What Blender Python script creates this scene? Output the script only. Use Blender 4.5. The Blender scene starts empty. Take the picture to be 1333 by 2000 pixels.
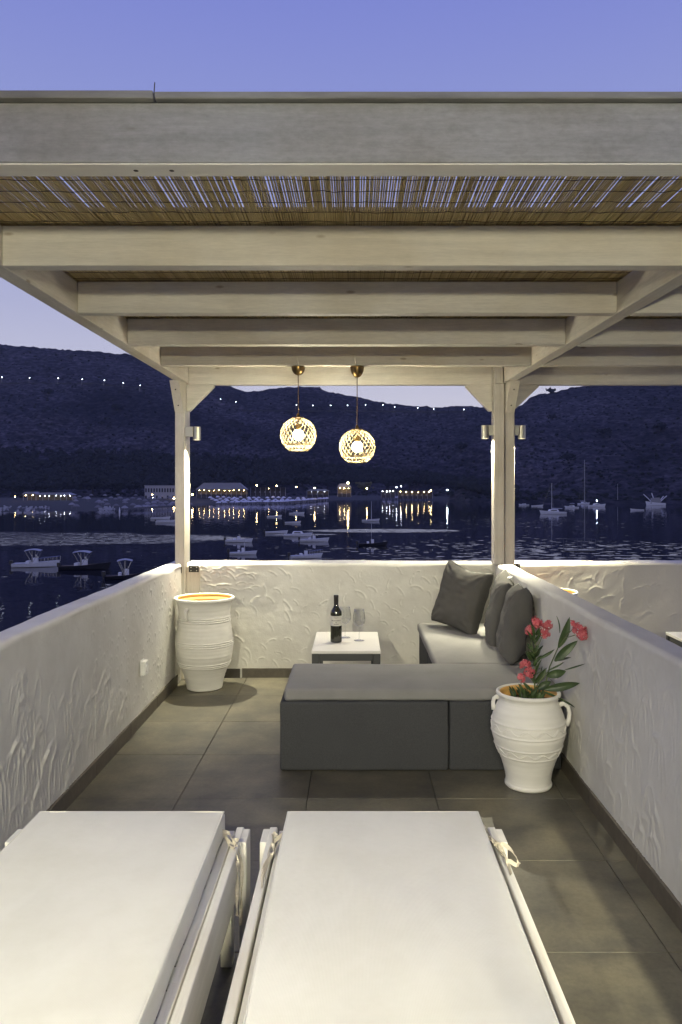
import bpy, bmesh, math, random
import numpy as np
from mathutils import Vector, Matrix
random.seed(7); np.random.seed(7)
scn = bpy.context.scene
C = scn.collection
H = 1.45            # camera height over the terrace floor
F = 1520.0          # focal length in photo pixels (photo 1333x2000)
SEA = -9.55
# ------------------------------------------------------------------ camera, world, exposure
cam = bpy.data.cameras.new('camera'); camo = bpy.data.objects.new('camera', cam); C.objects.link(camo)
camo.location = (0, 0, H); camo.rotation_euler = (math.radians(90), 0, 0)
cam.sensor_width = 36; cam.lens = F/2000*36; cam.shift_x = -26.5/2000; cam.shift_y = -47/2000
cam.clip_start = 0.05; cam.clip_end = 9000
scn.camera = camo
scn.view_settings.view_transform = 'Standard'; scn.view_settings.look = 'None'
scn.view_settings.exposure = 0; scn.view_settings.gamma = 1; scn.view_settings.use_curve_mapping = False
scn.render.engine = 'CYCLES'
scn.cycles.max_bounces = 10; scn.cycles.diffuse_bounces = 6; scn.cycles.glossy_bounces = 4
scn.cycles.transparent_max_bounces = 12; scn.cycles.transmission_bounces = 8
scn.cycles.caustics_reflective = False; scn.cycles.caustics_refractive = False
scn.cycles.sample_clamp_indirect = 4.0; scn.cycles.use_denoising = True

world = bpy.data.worlds.new('World'); scn.world = world; world.use_nodes = True
nt = world.node_tree; nt.nodes.clear()
tc = nt.nodes.new('ShaderNodeTexCoord'); sep = nt.nodes.new('ShaderNodeSeparateXYZ')
nt.links.new(tc.outputs['Generated'], sep.inputs[0])
ramp = nt.nodes.new('ShaderNodeValToRGB'); nt.links.new(sep.outputs['Z'], ramp.inputs[0])
els = ramp.color_ramp.elements
SKY = [(0.0, (.66, .64, .76)), (0.11, (.66, .66, .80)), (0.22, (.47, .49, .72)), (0.40, (.30, .345, .70)), (0.54, (.215, .255, .68)), (1.0, (.115, .145, .58))]
while len(els) < len(SKY): els.new(0.5)
for e, (p, c) in zip(els, SKY): e.position = p; e.color = (*c, 1)
sky = nt.nodes.new('ShaderNodeTexSky'); sky.sky_type = 'NISHITA'; sky.sun_disc = False
sky.sun_elevation = math.radians(-2.0); sky.sun_rotation = math.radians(15); sky.altitude = 20
mixw = nt.nodes.new('ShaderNodeMix'); mixw.data_type = 'RGBA'; mixw.inputs[0].default_value = 0.06
nt.links.new(ramp.outputs[0], mixw.inputs[6]); nt.links.new(sky.outputs[0], mixw.inputs[7])
bg = nt.nodes.new('ShaderNodeBackground'); bg.inputs[1].default_value = 1.0
nt.links.new(mixw.outputs[2], bg.inputs[0])
wo = nt.nodes.new('ShaderNodeOutputWorld'); nt.links.new(bg.outputs[0], wo.inputs[0])
WARM = (1.0, .93, .66)
# ------------------------------------------------------------------ helpers
def at(u, v, Y):            # photo pixel + real distance -> point
    return Vector(((u-693)/F*Y, Y, H-(v-953)/F*Y))

class MB:
    def __init__(s): s.v = []; s.f = []
    def add(s, vs, fs):
        b = len(s.v); s.v.extend([tuple(v) for v in vs]); s.f.extend([tuple(i+b for i in f) for f in fs]); return s
    def box(s, x0, x1, y0, y1, z0, z1, M=None):
        vs = [Vector(p) for p in ((x0,y0,z0),(x1,y0,z0),(x1,y1,z0),(x0,y1,z0),(x0,y0,z1),(x1,y0,z1),(x1,y1,z1),(x0,y1,z1))]
        if M is not None: vs = [M @ v for v in vs]
        return s.add(vs, [(0,3,2,1),(4,5,6,7),(0,1,5,4),(1,2,6,5),(2,3,7,6),(3,0,4,7)])
    def prism(s, poly, y0, y1, axis='y'):     # poly in (x,z) extruded in y, or (y,z) extruded in x
        n = len(poly)
        if axis == 'y': vs = [(p[0], y0, p[1]) for p in poly] + [(p[0], y1, p[1]) for p in poly]
        else: vs = [(y0, p[0], p[1]) for p in poly] + [(y1, p[0], p[1]) for p in poly]
        fs = [tuple(range(n))[::-1], tuple(range(n, 2*n))] + [(i, (i+1) % n, n+(i+1) % n, n+i) for i in range(n)]
        return s.add(vs, fs)
    def tube(s, pts, r, n=6, caps=True, flat=1.0):
        pts = [Vector(p) for p in pts]; k = len(pts)
        rs = r if isinstance(r, (list, tuple)) else [r]*k
        vs = []; ref = None
        for i, p in enumerate(pts):
            d = (pts[min(i+1, k-1)]-pts[max(i-1, 0)])
            if d.length < 1e-9: d = Vector((0, 0, 1))
            d.normalize()
            if ref is None: ref = Vector((0, 0, 1)) if abs(d.z) < .9 else Vector((1, 0, 0))
            a = d.cross(ref)
            if a.length < 1e-6: a = d.cross(Vector((0, 1, 0.1)))
            a.normalize(); b = a.cross(d).normalized(); ref = b
            for j in range(n):
                t = 2*math.pi*j/n; vs.append(p+a*(math.cos(t)*rs[i])+b*(math.sin(t)*rs[i]*flat))
        fs = [(i*n+j, i*n+(j+1) % n, (i+1)*n+(j+1) % n, (i+1)*n+j) for i in range(k-1) for j in range(n)]
        if caps: fs += [tuple(range(n))[::-1], tuple((k-1)*n+j for j in range(n))]
        return s.add(vs, fs)
    def lathe(s, prof, n=32, c=(0, 0, 0), M=None, cap0=False, cap1=False):
        vs = []
        for r, z in prof:
            for j in range(n):
                t = 2*math.pi*j/n; p = Vector((c[0]+r*math.cos(t), c[1]+r*math.sin(t), c[2]+z))
                vs.append(M @ p if M is not None else p)
        k = len(prof)
        fs = [(i*n+j, i*n+(j+1) % n, (i+1)*n+(j+1) % n, (i+1)*n+j) for i in range(k-1) for j in range(n)]
        if cap0: fs.append(tuple(range(n))[::-1])
        if cap1: fs.append(tuple((k-1)*n+j for j in range(n)))
        return s.add(vs, fs)
    def ico(s, c, r, sub=1, jit=0, sc=(1, 1, 1)):
        key = sub
        if key not in ICO:
            bm = bmesh.new(); bmesh.ops.create_icosphere(bm, subdivisions=sub, radius=1)
            bm.verts.ensure_lookup_table()
            ICO[key] = ([v.co.copy() for v in bm.verts], [tuple(v.index for v in f.verts) for f in bm.faces]); bm.free()
        vs, fs = ICO[key]
        return s.add([(c[0]+v.x*r*sc[0]*(1+random.uniform(-jit, jit)), c[1]+v.y*r*sc[1]*(1+random.uniform(-jit, jit)), c[2]+v.z*r*sc[2]*(1+random.uniform(-jit, jit))) for v in vs], fs)
    def build(s, name, mat, parent=None, smooth=False, bevel=0, local=False, seg=2):
        me = bpy.data.meshes.new(name)
        off = Vector((0, 0, 0))
        if parent is not None and not local:
            off = wloc(parent)
        me.from_pydata([(v[0]-off.x, v[1]-off.y, v[2]-off.z) for v in s.v], [], s.f)
        me.validate(); me.update()
        if bevel:
            bm = bmesh.new(); bm.from_mesh(me)
            bmesh.ops.bevel(bm, geom=[e for e in bm.edges if e.is_manifold and e.calc_face_angle(0) > .5], offset=bevel, segments=seg, affect='EDGES', profile=.5)
            bm.to_mesh(me); bm.free()
        if smooth:
            for p in me.polygons: p.use_smooth = True
            if smooth == 'auto':
                try: me.set_sharp_from_angle(angle=math.radians(40))
                except Exception: pass
        me.materials.append(mat)
        o = bpy.data.objects.new(name, me); C.objects.link(o)
        if parent is not None: o.parent = parent
        return o
ICO = {}
def wloc(o):
    l = Vector(o.location)
    while o.parent is not None: o = o.parent; l = l + o.location
    return l
def tag(o, label=None, cat=None, group=None, kind=None):
    if label: o['label'] = label
    if cat: o['category'] = cat
    if group: o['group'] = group
    if kind: o['kind'] = kind
    return o
def thing(name, label, cat, loc=(0, 0, 0), rz=0, group=None):
    o = bpy.data.objects.new(name, None); C.objects.link(o); o.location = loc; o.rotation_euler = (0, 0, rz)
    o.empty_display_size = .1
    return tag(o, label, cat, group)
def copy_tree(o, parent=None):
    c = o.copy(); C.objects.link(c)
    if parent is not None: c.parent = parent
    for ch in list(o.children): copy_tree(ch, c)
    return c
def place(o, loc, rz=0, label=None):
    o.location = loc; o.rotation_euler = (0, 0, rz)
    if label: o['label'] = label
    return o
# ------------------------------------------------------------------ noise on numpy grids
def vnoise(x, y, seed=0):
    rs = np.random.RandomState(seed); n = 256; g = rs.rand(n, n)
    xi = np.floor(x).astype(int); yi = np.floor(y).astype(int); fx = x-xi; fy = y-yi
    fx = fx*fx*(3-2*fx); fy = fy*fy*(3-2*fy)
    a = g[xi % n, yi % n]; b = g[(xi+1) % n, yi % n]; c = g[xi % n, (yi+1) % n]; d = g[(xi+1) % n, (yi+1) % n]
    return (a*(1-fx)+b*fx)*(1-fy)+(c*(1-fx)+d*fx)*fy-.5
def fbm(x, y, oct=4, seed=0):
    t = 0; a = 1.0
    for i in range(oct): t = t+a*vnoise(x*2**i+17*i, y*2**i+5*i, seed+i); a *= .5
    return t
# ------------------------------------------------------------------ materials
def mat(name, col, rough=.6, metal=0, var=0, vscale=3, bump=0, bscale=60, stretch=(1, 1, 1), spec=.5, objvar=0, col2=None, dist=.002, detail=4, emis=None, estr=0):
    m = bpy.data.materials.new(name); m.use_nodes = True; n = m.node_tree; p = n.nodes['Principled BSDF']
    p.inputs['Base Color'].default_value = (*col, 1); p.inputs['Roughness'].default_value = rough
    p.inputs['Metallic'].default_value = metal; p.inputs['Specular IOR Level'].default_value = spec
    if emis: p.inputs['Emission Color'].default_value = (*emis, 1); p.inputs['Emission Strength'].default_value = estr
    t = n.nodes.new('ShaderNodeTexCoord'); mp = n.nodes.new('ShaderNodeMapping'); mp.inputs['Scale'].default_value = stretch
    n.links.new(t.outputs['Object'], mp.inputs[0])
    if var or col2 or objvar:
        no = n.nodes.new('ShaderNodeTexNoise'); no.inputs['Scale'].default_value = vscale; no.inputs['Detail'].default_value = 6; no.inputs['Roughness'].default_value = .6
        n.links.new(mp.outputs[0], no.inputs['Vector'])
        r = n.nodes.new('ShaderNodeValToRGB'); n.links.new(no.outputs['Fac'], r.inputs[0])
        c2 = col2 or tuple(c*(1-var) for c in col)
        r.color_ramp.elements[0].position = .35; r.color_ramp.elements[0].color = (*c2, 1)
        r.color_ramp.elements[1].position = .65; r.color_ramp.elements[1].color = (*col, 1)
        out = r.outputs[0]
        if objvar:
            oi = n.nodes.new('ShaderNodeObjectInfo'); hs = n.nodes.new('ShaderNodeHueSaturation')
            mr = n.nodes.new('ShaderNodeMapRange'); mr.inputs[3].default_value = 1-objvar; mr.inputs[4].default_value = 1+objvar
            n.links.new(oi.outputs['Random'], mr.inputs[0]); n.links.new(mr.outputs[0], hs.inputs['Value']); n.links.new(out, hs.inputs['Color'])
            out = hs.outputs[0]
        n.links.new(out, p.inputs['Base Color'])
    if bump:
        nb = n.nodes.new('ShaderNodeTexNoise'); nb.inputs['Scale'].default_value = bscale; nb.inputs['Detail'].default_value = detail
        n.links.new(mp.outputs[0], nb.inputs['Vector'])
        b = n.nodes.new('ShaderNodeBump'); b.inputs['Strength'].default_value = bump; b.inputs['Distance'].default_value = dist
        n.links.new(nb.outputs['Fac'], b.inputs['Height']); n.links.new(b.outputs[0], p.inputs['Normal'])
    return m
def wood(name, col, axis, dark=.86, knots=True):
    m = bpy.data.materials.new(name); m.use_nodes = True; n = m.node_tree; p = n.nodes['Principled BSDF']; L = n.links
    p.inputs['Roughness'].default_value = .65
    t = n.nodes.new('ShaderNodeTexCoord'); mp = n.nodes.new('ShaderNodeMapping')
    sc = [26, 26, 26]; sc[axis] = 1.6; mp.inputs['Scale'].default_value = sc
    L.new(t.outputs['Object'], mp.inputs[0])
    oi = n.nodes.new('ShaderNodeObjectInfo'); mu = n.nodes.new('ShaderNodeMath'); mu.operation = 'MULTIPLY'; mu.inputs[1].default_value = 37
    L.new(oi.outputs['Random'], mu.inputs[0]); L.new(mu.outputs[0], mp.inputs['Location'])
    no = n.nodes.new('ShaderNodeTexNoise'); no.inputs['Scale'].default_value = 1; no.inputs['Detail'].default_value = 8; no.inputs['Distortion'].default_value = .6
    L.new(mp.outputs[0], no.inputs['Vector'])
    r = n.nodes.new('ShaderNodeValToRGB'); L.new(no.outputs['Fac'], r.inputs[0])
    r.color_ramp.elements[0].position = .3; r.color_ramp.elements[0].color = (*[c*dark for c in col], 1)
    r.color_ramp.elements[1].position = .62; r.color_ramp.elements[1].color = (*col, 1)
    # blotchy wear in the paint
    n2 = n.nodes.new('ShaderNodeTexNoise'); n2.inputs['Scale'].default_value = 2.3; n2.inputs['Detail'].default_value = 7; L.new(t.outputs['Object'], n2.inputs['Vector'])
    r2 = n.nodes.new('ShaderNodeValToRGB'); L.new(n2.outputs['Fac'], r2.inputs[0])
    r2.color_ramp.elements[0].position = .35; r2.color_ramp.elements[0].color = (.86, .83, .78, 1)
    r2.color_ramp.elements[1].position = .6; r2.color_ramp.elements[1].color = (1, 1, 1, 1)
    mx = n.nodes.new('ShaderNodeMix'); mx.data_type = 'RGBA'; mx.blend_type = 'MULTIPLY'; mx.inputs[0].default_value = 1
    L.new(r.outputs[0], mx.inputs[6]); L.new(r2.outputs[0], mx.inputs[7]); out = mx.outputs[2]
    if knots:
        mk = n.nodes.new('ShaderNodeMapping'); s2 = [9, 9, 9]; s2[axis] = 3.2; mk.inputs['Scale'].default_value = s2
        L.new(t.outputs['Object'], mk.inputs[0]); L.new(mu.outputs[0], mk.inputs['Location'])
        vo = n.nodes.new('ShaderNodeTexVoronoi'); vo.inputs['Scale'].default_value = 1; L.new(mk.outputs[0], vo.inputs['Vector'])
        rk = n.nodes.new('ShaderNodeValToRGB'); L.new(vo.outputs['Distance'], rk.inputs[0])
        e = rk.color_ramp.elements; e[0].position = .045; e[0].color = (.5, .42, .33, 1); e[1].position = .085; e[1].color = (1, 1, 1, 1)
        mk2 = n.nodes.new('ShaderNodeMix'); mk2.data_type = 'RGBA'; mk2.blend_type = 'MULTIPLY'; mk2.inputs[0].default_value = .75
        L.new(out, mk2.inputs[6]); L.new(rk.outputs[0], mk2.inputs[7]); out = mk2.outputs[2]
    L.new(out, p.inputs['Base Color'])
    nb = n.nodes.new('ShaderNodeTexNoise'); nb.inputs['Scale'].default_value = 4; nb.inputs['Detail'].default_value = 6; L.new(mp.outputs[0], nb.inputs['Vector'])
    b = n.nodes.new('ShaderNodeBump'); b.inputs['Strength'].default_value = .7; b.inputs['Distance'].default_value = .002
    L.new(nb.outputs['Fac'], b.inputs['Height']); L.new(b.outputs[0], p.inputs['Normal'])
    return m
def fabric(name, col, scale=900, var=.08, bump=.4):
    m = mat(name, col, rough=.95, var=var, vscale=5, spec=.15)
    n = m.node_tree; p = n.nodes['Principled BSDF']; L = n.links
    t = n.nodes.new('ShaderNodeTexCoord')
    hs = []
    for k, d in enumerate(('X', 'Y')):
        w = n.nodes.new('ShaderNodeTexWave'); w.wave_type = 'BANDS'; w.bands_direction = d; w.inputs['Scale'].default_value = scale/6.28/2; w.inputs['Distortion'].default_value = 1.0
        L.new(t.outputs['Object'], w.inputs['Vector']); hs.append(w)
    ad = n.nodes.new('ShaderNodeMath'); ad.operation = 'ADD'; L.new(hs[0].outputs['Fac'], ad.inputs[0]); L.new(hs[1].outputs['Fac'], ad.inputs[1])
    no = n.nodes.new('ShaderNodeTexNoise'); no.inputs['Scale'].default_value = 14; no.inputs['Detail'].default_value = 3; L.new(t.outputs['Object'], no.inputs['Vector'])
    b0 = n.nodes.new('ShaderNodeBump'); b0.inputs['Strength'].default_value = bump*.6; b0.inputs['Distance'].default_value = .01; L.new(no.outputs['Fac'], b0.inputs['Height'])
    b = n.nodes.new('ShaderNodeBump'); b.inputs['Strength'].default_value = bump; b.inputs['Distance'].default_value = .0008
    L.new(ad.outputs[0], b.inputs['Height']); L.new(b0.outputs[0], b.inputs['Normal']); L.new(b.outputs[0], p.inputs['Normal'])
    return m
def grain(m, scale, lo, hi, stretch=(1, 1, 1), detail=5, p0=.3, p1=.7):
    """multiply a material's own colour by a fine stain or grain pattern"""
    n = m.node_tree; L = n.links; p = n.nodes['Principled BSDF']; inp = p.inputs['Base Color']
    t = n.nodes.new('ShaderNodeTexCoord'); mp = n.nodes.new('ShaderNodeMapping'); mp.inputs['Scale'].default_value = stretch; L.new(t.outputs['Object'], mp.inputs[0])
    no = n.nodes.new('ShaderNodeTexNoise'); no.inputs['Scale'].default_value = scale; no.inputs['Detail'].default_value = detail; no.inputs['Roughness'].default_value = .7; L.new(mp.outputs[0], no.inputs['Vector'])
    r = n.nodes.new('ShaderNodeValToRGB'); L.new(no.outputs['Fac'], r.inputs[0]); e = r.color_ramp.elements
    e[0].position = p0; e[0].color = (*([lo]*3 if isinstance(lo, float) else lo), 1); e[1].position = p1; e[1].color = (*([hi]*3 if isinstance(hi, float) else hi), 1)
    mx = n.nodes.new('ShaderNodeMix'); mx.data_type = 'RGBA'; mx.blend_type = 'MULTIPLY'; mx.inputs[0].default_value = 1
    if inp.is_linked: L.new(inp.links[0].from_socket, mx.inputs[6])
    else: mx.inputs[6].default_value = inp.default_value
    L.new(r.outputs[0], mx.inputs[7]); L.new(mx.outputs[2], inp); return m
M = {}
M['stucco'] = mat('white_stucco', (.66, .65, .61), .75, var=.09, vscale=2.2, bump=.35, bscale=90, dist=.002)
M['stucco_far'] = mat('lamplit_stucco', (.74, .70, .60), .75, var=.09, vscale=2.2, bump=.35, bscale=90, dist=.002)  # same plaster, yellower and paler for the lamplight in the next bay
M['tile'] = mat('concrete_tile', (.165, .15, .108), .48, vscale=4, col2=(.078, .074, .062), bump=.15, bscale=40, objvar=.1, dist=.001)
M['grout'] = mat('dark_grout', (.05, .047, .04), .9)
M['skirt'] = mat('skirting_tile', (.11, .095, .075), .5, var=.2, vscale=8, objvar=.08)
M['wx'] = wood('painted_wood_x', (.84, .80, .71), 0)
M['wy'] = wood('painted_wood_y', (.82, .78, .70), 1)
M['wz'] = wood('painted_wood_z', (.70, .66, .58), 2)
M['wfront'] = wood('painted_wood_front_dim', (.29, .29, .295), 0, .82)  # darker than the rafter paint, standing in for dimmer light on this beam
M['wcap'] = wood('weathered_cap_wood', (.24, .24, .23), 0, .7)
M['bed'] = wood('white_bed_wood', (.76, .75, .70), 1, .9, knots=False)
M['bedz'] = wood('white_bed_wood_z', (.76, .75, .70), 2, .9, knots=False)
M['under'] = wood('cream_brightened_underside', (.86, .84, .77), 0, .96)
M['batten'] = wood('brown_batten', (.45, .33, .15), 0, .7, knots=False)
M['reed'] = mat('reed_cane', (.72, .59, .30), .55, col2=(.50, .38, .16), vscale=1, stretch=(45, 1.5, 1), bump=.3, bscale=30)
M['wire'] = mat('reed_binding_wire', (.05, .035, .02), .6)
M['metal_dark'] = mat('black_bracket_metal', (.03, .03, .03), .4, metal=.7)
M['screw'] = mat('screw_metal', (.45, .43, .4), .35, metal=1)
M['screwhole'] = mat('screw_hole', (.04, .035, .03), .8)
M['lamp'] = mat('brushed_lamp_metal', (.50, .49, .42), .38, metal=.7)
M['brass'] = mat('antique_brass', (.30, .20, .08), .28, metal=1, var=.3, vscale=30)
M['cord'] = mat('brown_cord', (.14, .09, .05), .7)
M['weave'] = mat('bamboo_weave', (.26, .20, .10), .6, var=.2, vscale=20)
M['cushion_w'] = fabric('cream_canvas', (.82, .81, .71), 1400, .03, .25)
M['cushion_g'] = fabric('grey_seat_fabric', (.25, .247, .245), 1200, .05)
M['base_g'] = fabric('shaded_grey_upholstery', (.062, .064, .069), 1200, .06)  # seat grey darkened to stand for shade on the sofa base
M['pillow'] = fabric('charcoal_pillow_fabric', (.085, .083, .08), 1000, .12, .6)
M['pillow2'] = fabric('grey_pillow_fabric', (.115, .112, .108), 1000, .12, .6)
M['tie'] = mat('cotton_tie', (.60, .55, .44), .9)
M['pot'] = mat('whitewashed_clay', (.76, .745, .70), .8, var=.1, vscale=4, bump=.3, bscale=14, stretch=(1, 1, 5), dist=.0015)
M['terracotta'] = mat('raw_terracotta', (.86, .50, .15), .75, var=.25, vscale=6, bump=.5, bscale=10, stretch=(1, 1, 8), dist=.004)
M['soil'] = mat('potting_soil', (.06, .035, .02), .95, bump=1, bscale=60, dist=.01)
for k_, ax_ in (('wx', 0), ('wy', 1), ('wz', 2), ('wfront', 0)):
    st_ = [1, 1, 1]; st_[ax_] = .12
    grain(M[k_], 160, .90, 1.03, st_, 3)
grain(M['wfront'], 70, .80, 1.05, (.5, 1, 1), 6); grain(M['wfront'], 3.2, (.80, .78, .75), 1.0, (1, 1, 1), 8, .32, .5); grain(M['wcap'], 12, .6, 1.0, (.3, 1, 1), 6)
grain(M['cushion_w'], 1.7, (.93, .925, .90), 1.0, (1, 1, 1), 6, .36, .55); grain(M['cushion_g'], 3, .88, 1.0, (1, 1, 1), 7); grain(M['base_g'], 220, .72, 1.15, (1, 1, 1), 3)
grain(M['tile'], 60, .80, 1.12, (1, 1, 1), 6); grain(M['tile'], 1.4, (.74, .73, .72), 1.0, (1, 1, 1), 7, .38, .6)
grain(M['stucco'], 1.1, (.90, .89, .87), 1.0, (1, 1, 1), 8, .35, .6); grain(M['skirt'], 25, .7, 1.1, (1, 1, 1), 5)
M['leaf'] = mat('oleander_leaf', (.055, .095, .03), .45, col2=(.03, .055, .018), vscale=20, objvar=.3)
M['stem'] = mat('oleander_stem', (.10, .13, .05), .6)
M['petal'] = mat('pink_petal', (.70, .20, .22), .6, col2=(.42, .03, .055), vscale=45, objvar=.15)
M['ttop'] = mat('white_table_top', (.74, .72, .67), .35, var=.05, vscale=6)
M['tleg'] = mat('charcoal_table_paint', (.04, .043, .045), .45)
M['plastic'] = mat('white_plastic', (.75, .75, .72), .35)
M['bottle'] = mat('dark_bottle_glass', (.012, .013, .006), .08, spec=.8)
M['foil'] = mat('black_foil_capsule', (.012, .010, .010), .35)
M['paper'] = mat('label_paper', (.62, .60, .53), .7)
M['ink'] = mat('label_ink', (.09, .08, .07), .7)
g = bpy.data.materials.new('clear_glass'); g.use_nodes = True; gn = g.node_tree; gn.nodes.clear()
g1 = gn.nodes.new('ShaderNodeBsdfTransparent'); g1.inputs[0].default_value = (.97, .975, .97, 1); g2 = gn.nodes.new('ShaderNodeBsdfGlossy'); g2.inputs['Roughness'].default_value = .02
g3 = gn.nodes.new('ShaderNodeMath'); g3.operation = 'MULTIPLY_ADD'; g3.inputs[1].default_value = .75; g3.inputs[2].default_value = .06
g6 = gn.nodes.new('ShaderNodeLayerWeight'); g6.inputs[0].default_value = .5; g7 = gn.nodes.new('ShaderNodeMath'); g7.operation = 'POWER'; g7.inputs[1].default_value = 3
gn.links.new(g6.outputs['Facing'], g7.inputs[0]); gn.links.new(g7.outputs[0], g3.inputs[0]); g4 = gn.nodes.new('ShaderNodeMixShader'); g5 = gn.nodes.new('ShaderNodeOutputMaterial')
gn.links.new(g3.outputs[0], g4.inputs[0]); gn.links.new(g1.outputs[0], g4.inputs[1]); gn.links.new(g2.outputs[0], g4.inputs[2]); gn.links.new(g4.outputs[0], g5.inputs[0])
M['glass'] = g
def emit(name, col, s):
    m = bpy.data.materials.new(name); m.use_nodes = True; n = m.node_tree; n.nodes.clear()
    e = n.nodes.new('ShaderNodeEmission'); e.inputs[0].default_value = (*col, 1); e.inputs[1].default_value = s
    o = n.nodes.new('ShaderNodeOutputMaterial'); n.links.new(e.outputs[0], o.inputs[0]); return m
M['bulb'] = emit('lit_bulb', (1, .91, .66), 540)
M['spotface'] = emit('lit_lamp_lens', (1, .86, .6), 12)
M['farwarm'] = emit('far_warm_lamp', (1, .72, .32), 90)
M['farwhite'] = emit('far_white_lamp', (.85, .9, 1), 60)
M['farroad'] = emit('far_road_lamp', (.75, .85, 1), 16)
M['farstar'] = emit('far_floodlight', (.75, .88, 1), 350)
M['glow'] = emit('lit_taverna_window', (1, .70, .32), 3.0)

# ================================================================== TERRACE STRUCTURE
XL, XR, YB, WH = -1.31, 1.075, 5.957, .875
WT = .875
# building mass that the terrace sits on
tag(MB().box(-1.44, 5.2, -1.6, 6.2, -12, -.06).build('terrace_building', M['stucco'], None), kind='structure')
floor = tag(MB().box(-1.44, 5.2, -1.6, 6.2, -.055, -.012).build('terrace_floor', M['grout']), kind='structure')
g_ = .0016
for i in range(-2, 10):
    for j in range(-2, 12):
        x0 = -.82+.6*i; x1 = x0+.6; y1 = 4.83-.6*j+1.2; y0 = y1-.6
        for (a, b) in ((XL, XR), (1.195, 5.0)):
            X0 = max(x0, a)+g_; X1 = min(x1, b)-g_; Y0 = max(y0, -1.5)+g_; Y1 = min(y1, YB)-g_
            if X1-X0 > .02 and Y1-Y0 > .02 and not (b > 3 and (x0 > 2.9 or y1 < 3)):
                dz = random.uniform(-.0006, .0006)
                MB().box(X0, X1, Y0, Y1, -.012, dz).build('floor_tile', M['tile'], floor, bevel=.0012, seg=1)

# ---- relief of the trowelled plaster
def stroke_almond(Hm, U, V, cx, cy, ang, L, W, A):
    i0, i1 = np.searchsorted(U, [cx-L*1.8, cx+L*1.8]); j0, j1 = np.searchsorted(V, [cy-L*1.8, cy+L*1.8])
    if i1 <= i0 or j1 <= j0: return
    u = U[i0:i1, None]-cx; v = V[None, j0:j1]-cy
    s = u*math.cos(ang)+v*math.sin(ang); t = -u*math.sin(ang)+v*math.cos(ang)
    t = t-.25*W*(s/L)**2*random.choice((-1, 1))
    d = np.sqrt((s/L)**2+(t/W)**2)
    side = .55+.45*np.tanh(t/W*3)
    Hm[i0:i1, j0:j1] += A*(np.exp(-((d-1)/.28)**2)*side*1.2-.6*np.exp(-(d/.75)**4))
def stroke_arc(Hm, U, V, cx, cy, ang, Rx, Ry, A, w=.006):
    R = max(Rx, Ry)*1.3
    i0, i1 = np.searchsorted(U, [cx-R, cx+R]); j0, j1 = np.searchsorted(V, [cy-R, cy+R])
    if i1 <= i0 or j1 <= j0: return
    u = U[i0:i1, None]-cx; v = V[None, j0:j1]-cy
    s = u*math.cos(ang)+v*math.sin(ang); t = -u*math.sin(ang)+v*math.cos(ang)
    rr = np.sqrt((s/Rx)**2+(t/Ry)**2)+1e-6; d = (rr-1)*min(Rx, Ry)
    th = np.arctan2(t/Ry, s/Rx)
    fade = np.clip(1-np.abs(th-math.pi/2)/2.0, 0, 1)**.6
    Hm[i0:i1, j0:j1] += A*fade*(np.exp(-(d/w)**2)-.3*np.exp(-((d+w*2.4)/(w*1.8))**2))
def wall(name, axis, a0, a1, fine, face, out, base_z, top_z, strokes, m, label, seed, step=.005, rad=.022):
    """parapet: runs along axis from a0 to a1, visible face at coordinate 'face', outer face at 'out'"""
    U = np.concatenate([np.arange(a0, fine[0], .05), np.arange(fine[0], fine[1], step), np.arange(fine[1], a1, .05), [a1]])
    U = np.unique(np.round(U, 5))
    V = np.arange(0, top_z-rad, step)
    Hm = np.zeros((len(U), len(V)))
    UU, VV = np.meshgrid(U, V, indexing='ij')
    Hm += .006*fbm(UU*3, VV*3, 3, seed)+.0009*fbm(UU*28, VV*28, 3, seed+9)
    strokes(Hm, U, V)
    sg = 1 if out > face else -1
    # profile
    prof_o = [0.0]*len(V); P = []
    for j, v in enumerate(V): P.append((0.0, v, 1.0, 0.0))
    for k in range(1, 6):
        t = k/6*math.pi/2; P.append((rad*(1-math.cos(t)), top_z-rad+rad*math.sin(t), math.cos(t), math.sin(t)))
    th = abs(out-face)
    for k in range(0, 7): P.append((rad+(th-2*rad)*k/6, top_z, 0, 1))
    for k in range(1, 5):
        t = k/5*math.pi/2; P.append((th-rad+rad*math.sin(t), top_z-rad+rad*math.cos(t), -math.sin(t), math.cos(t)))
    P.append((th, top_z-rad, -1, 0)); P.append((th, base_z, -1, 0))
    nU, nP = len(U), len(P); co = np.zeros((nU, nP, 3))
    for j, (o, z, nx, nz) in enumerate(P):
        if j < len(V): h = Hm[:, j]
        else: h = .005*fbm(U*4, np.full(nU, o*9+3.0), 3, seed+4)
        oo = o-h*nx; zz = z+h*nz
        x = face+sg*oo
        if axis == 'y': co[:, j] = np.stack([x, U, zz+0*U], -1)
        else: co[:, j] = np.stack([U, x, zz+0*U], -1)
    idx = np.arange(nU*nP).reshape(nU, nP)
    q = np.stack([idx[:-1, :-1], idx[1:, :-1], idx[1:, 1:], idx[:-1, 1:]], -1).reshape(-1, 4)
    if (axis == 'y') == (sg > 0): q = q[:, ::-1]
    me = bpy.data.meshes.new(name)
    vs = co.reshape(-1, 3).tolist(); fs = q.tolist()
    fs.append(idx[0].tolist()); fs.append(idx[-1].tolist()[::-1])
    me.from_pydata(vs, [], fs); me.update()
    for p in me.polygons: p.use_smooth = True
    me.materials.append(m)
    ob = bpy.data.objects.new(name, me); C.objects.link(ob)
    return tag(ob, label, 'wall', 'plastered parapet walls')
rnd = random.Random(3)
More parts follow.
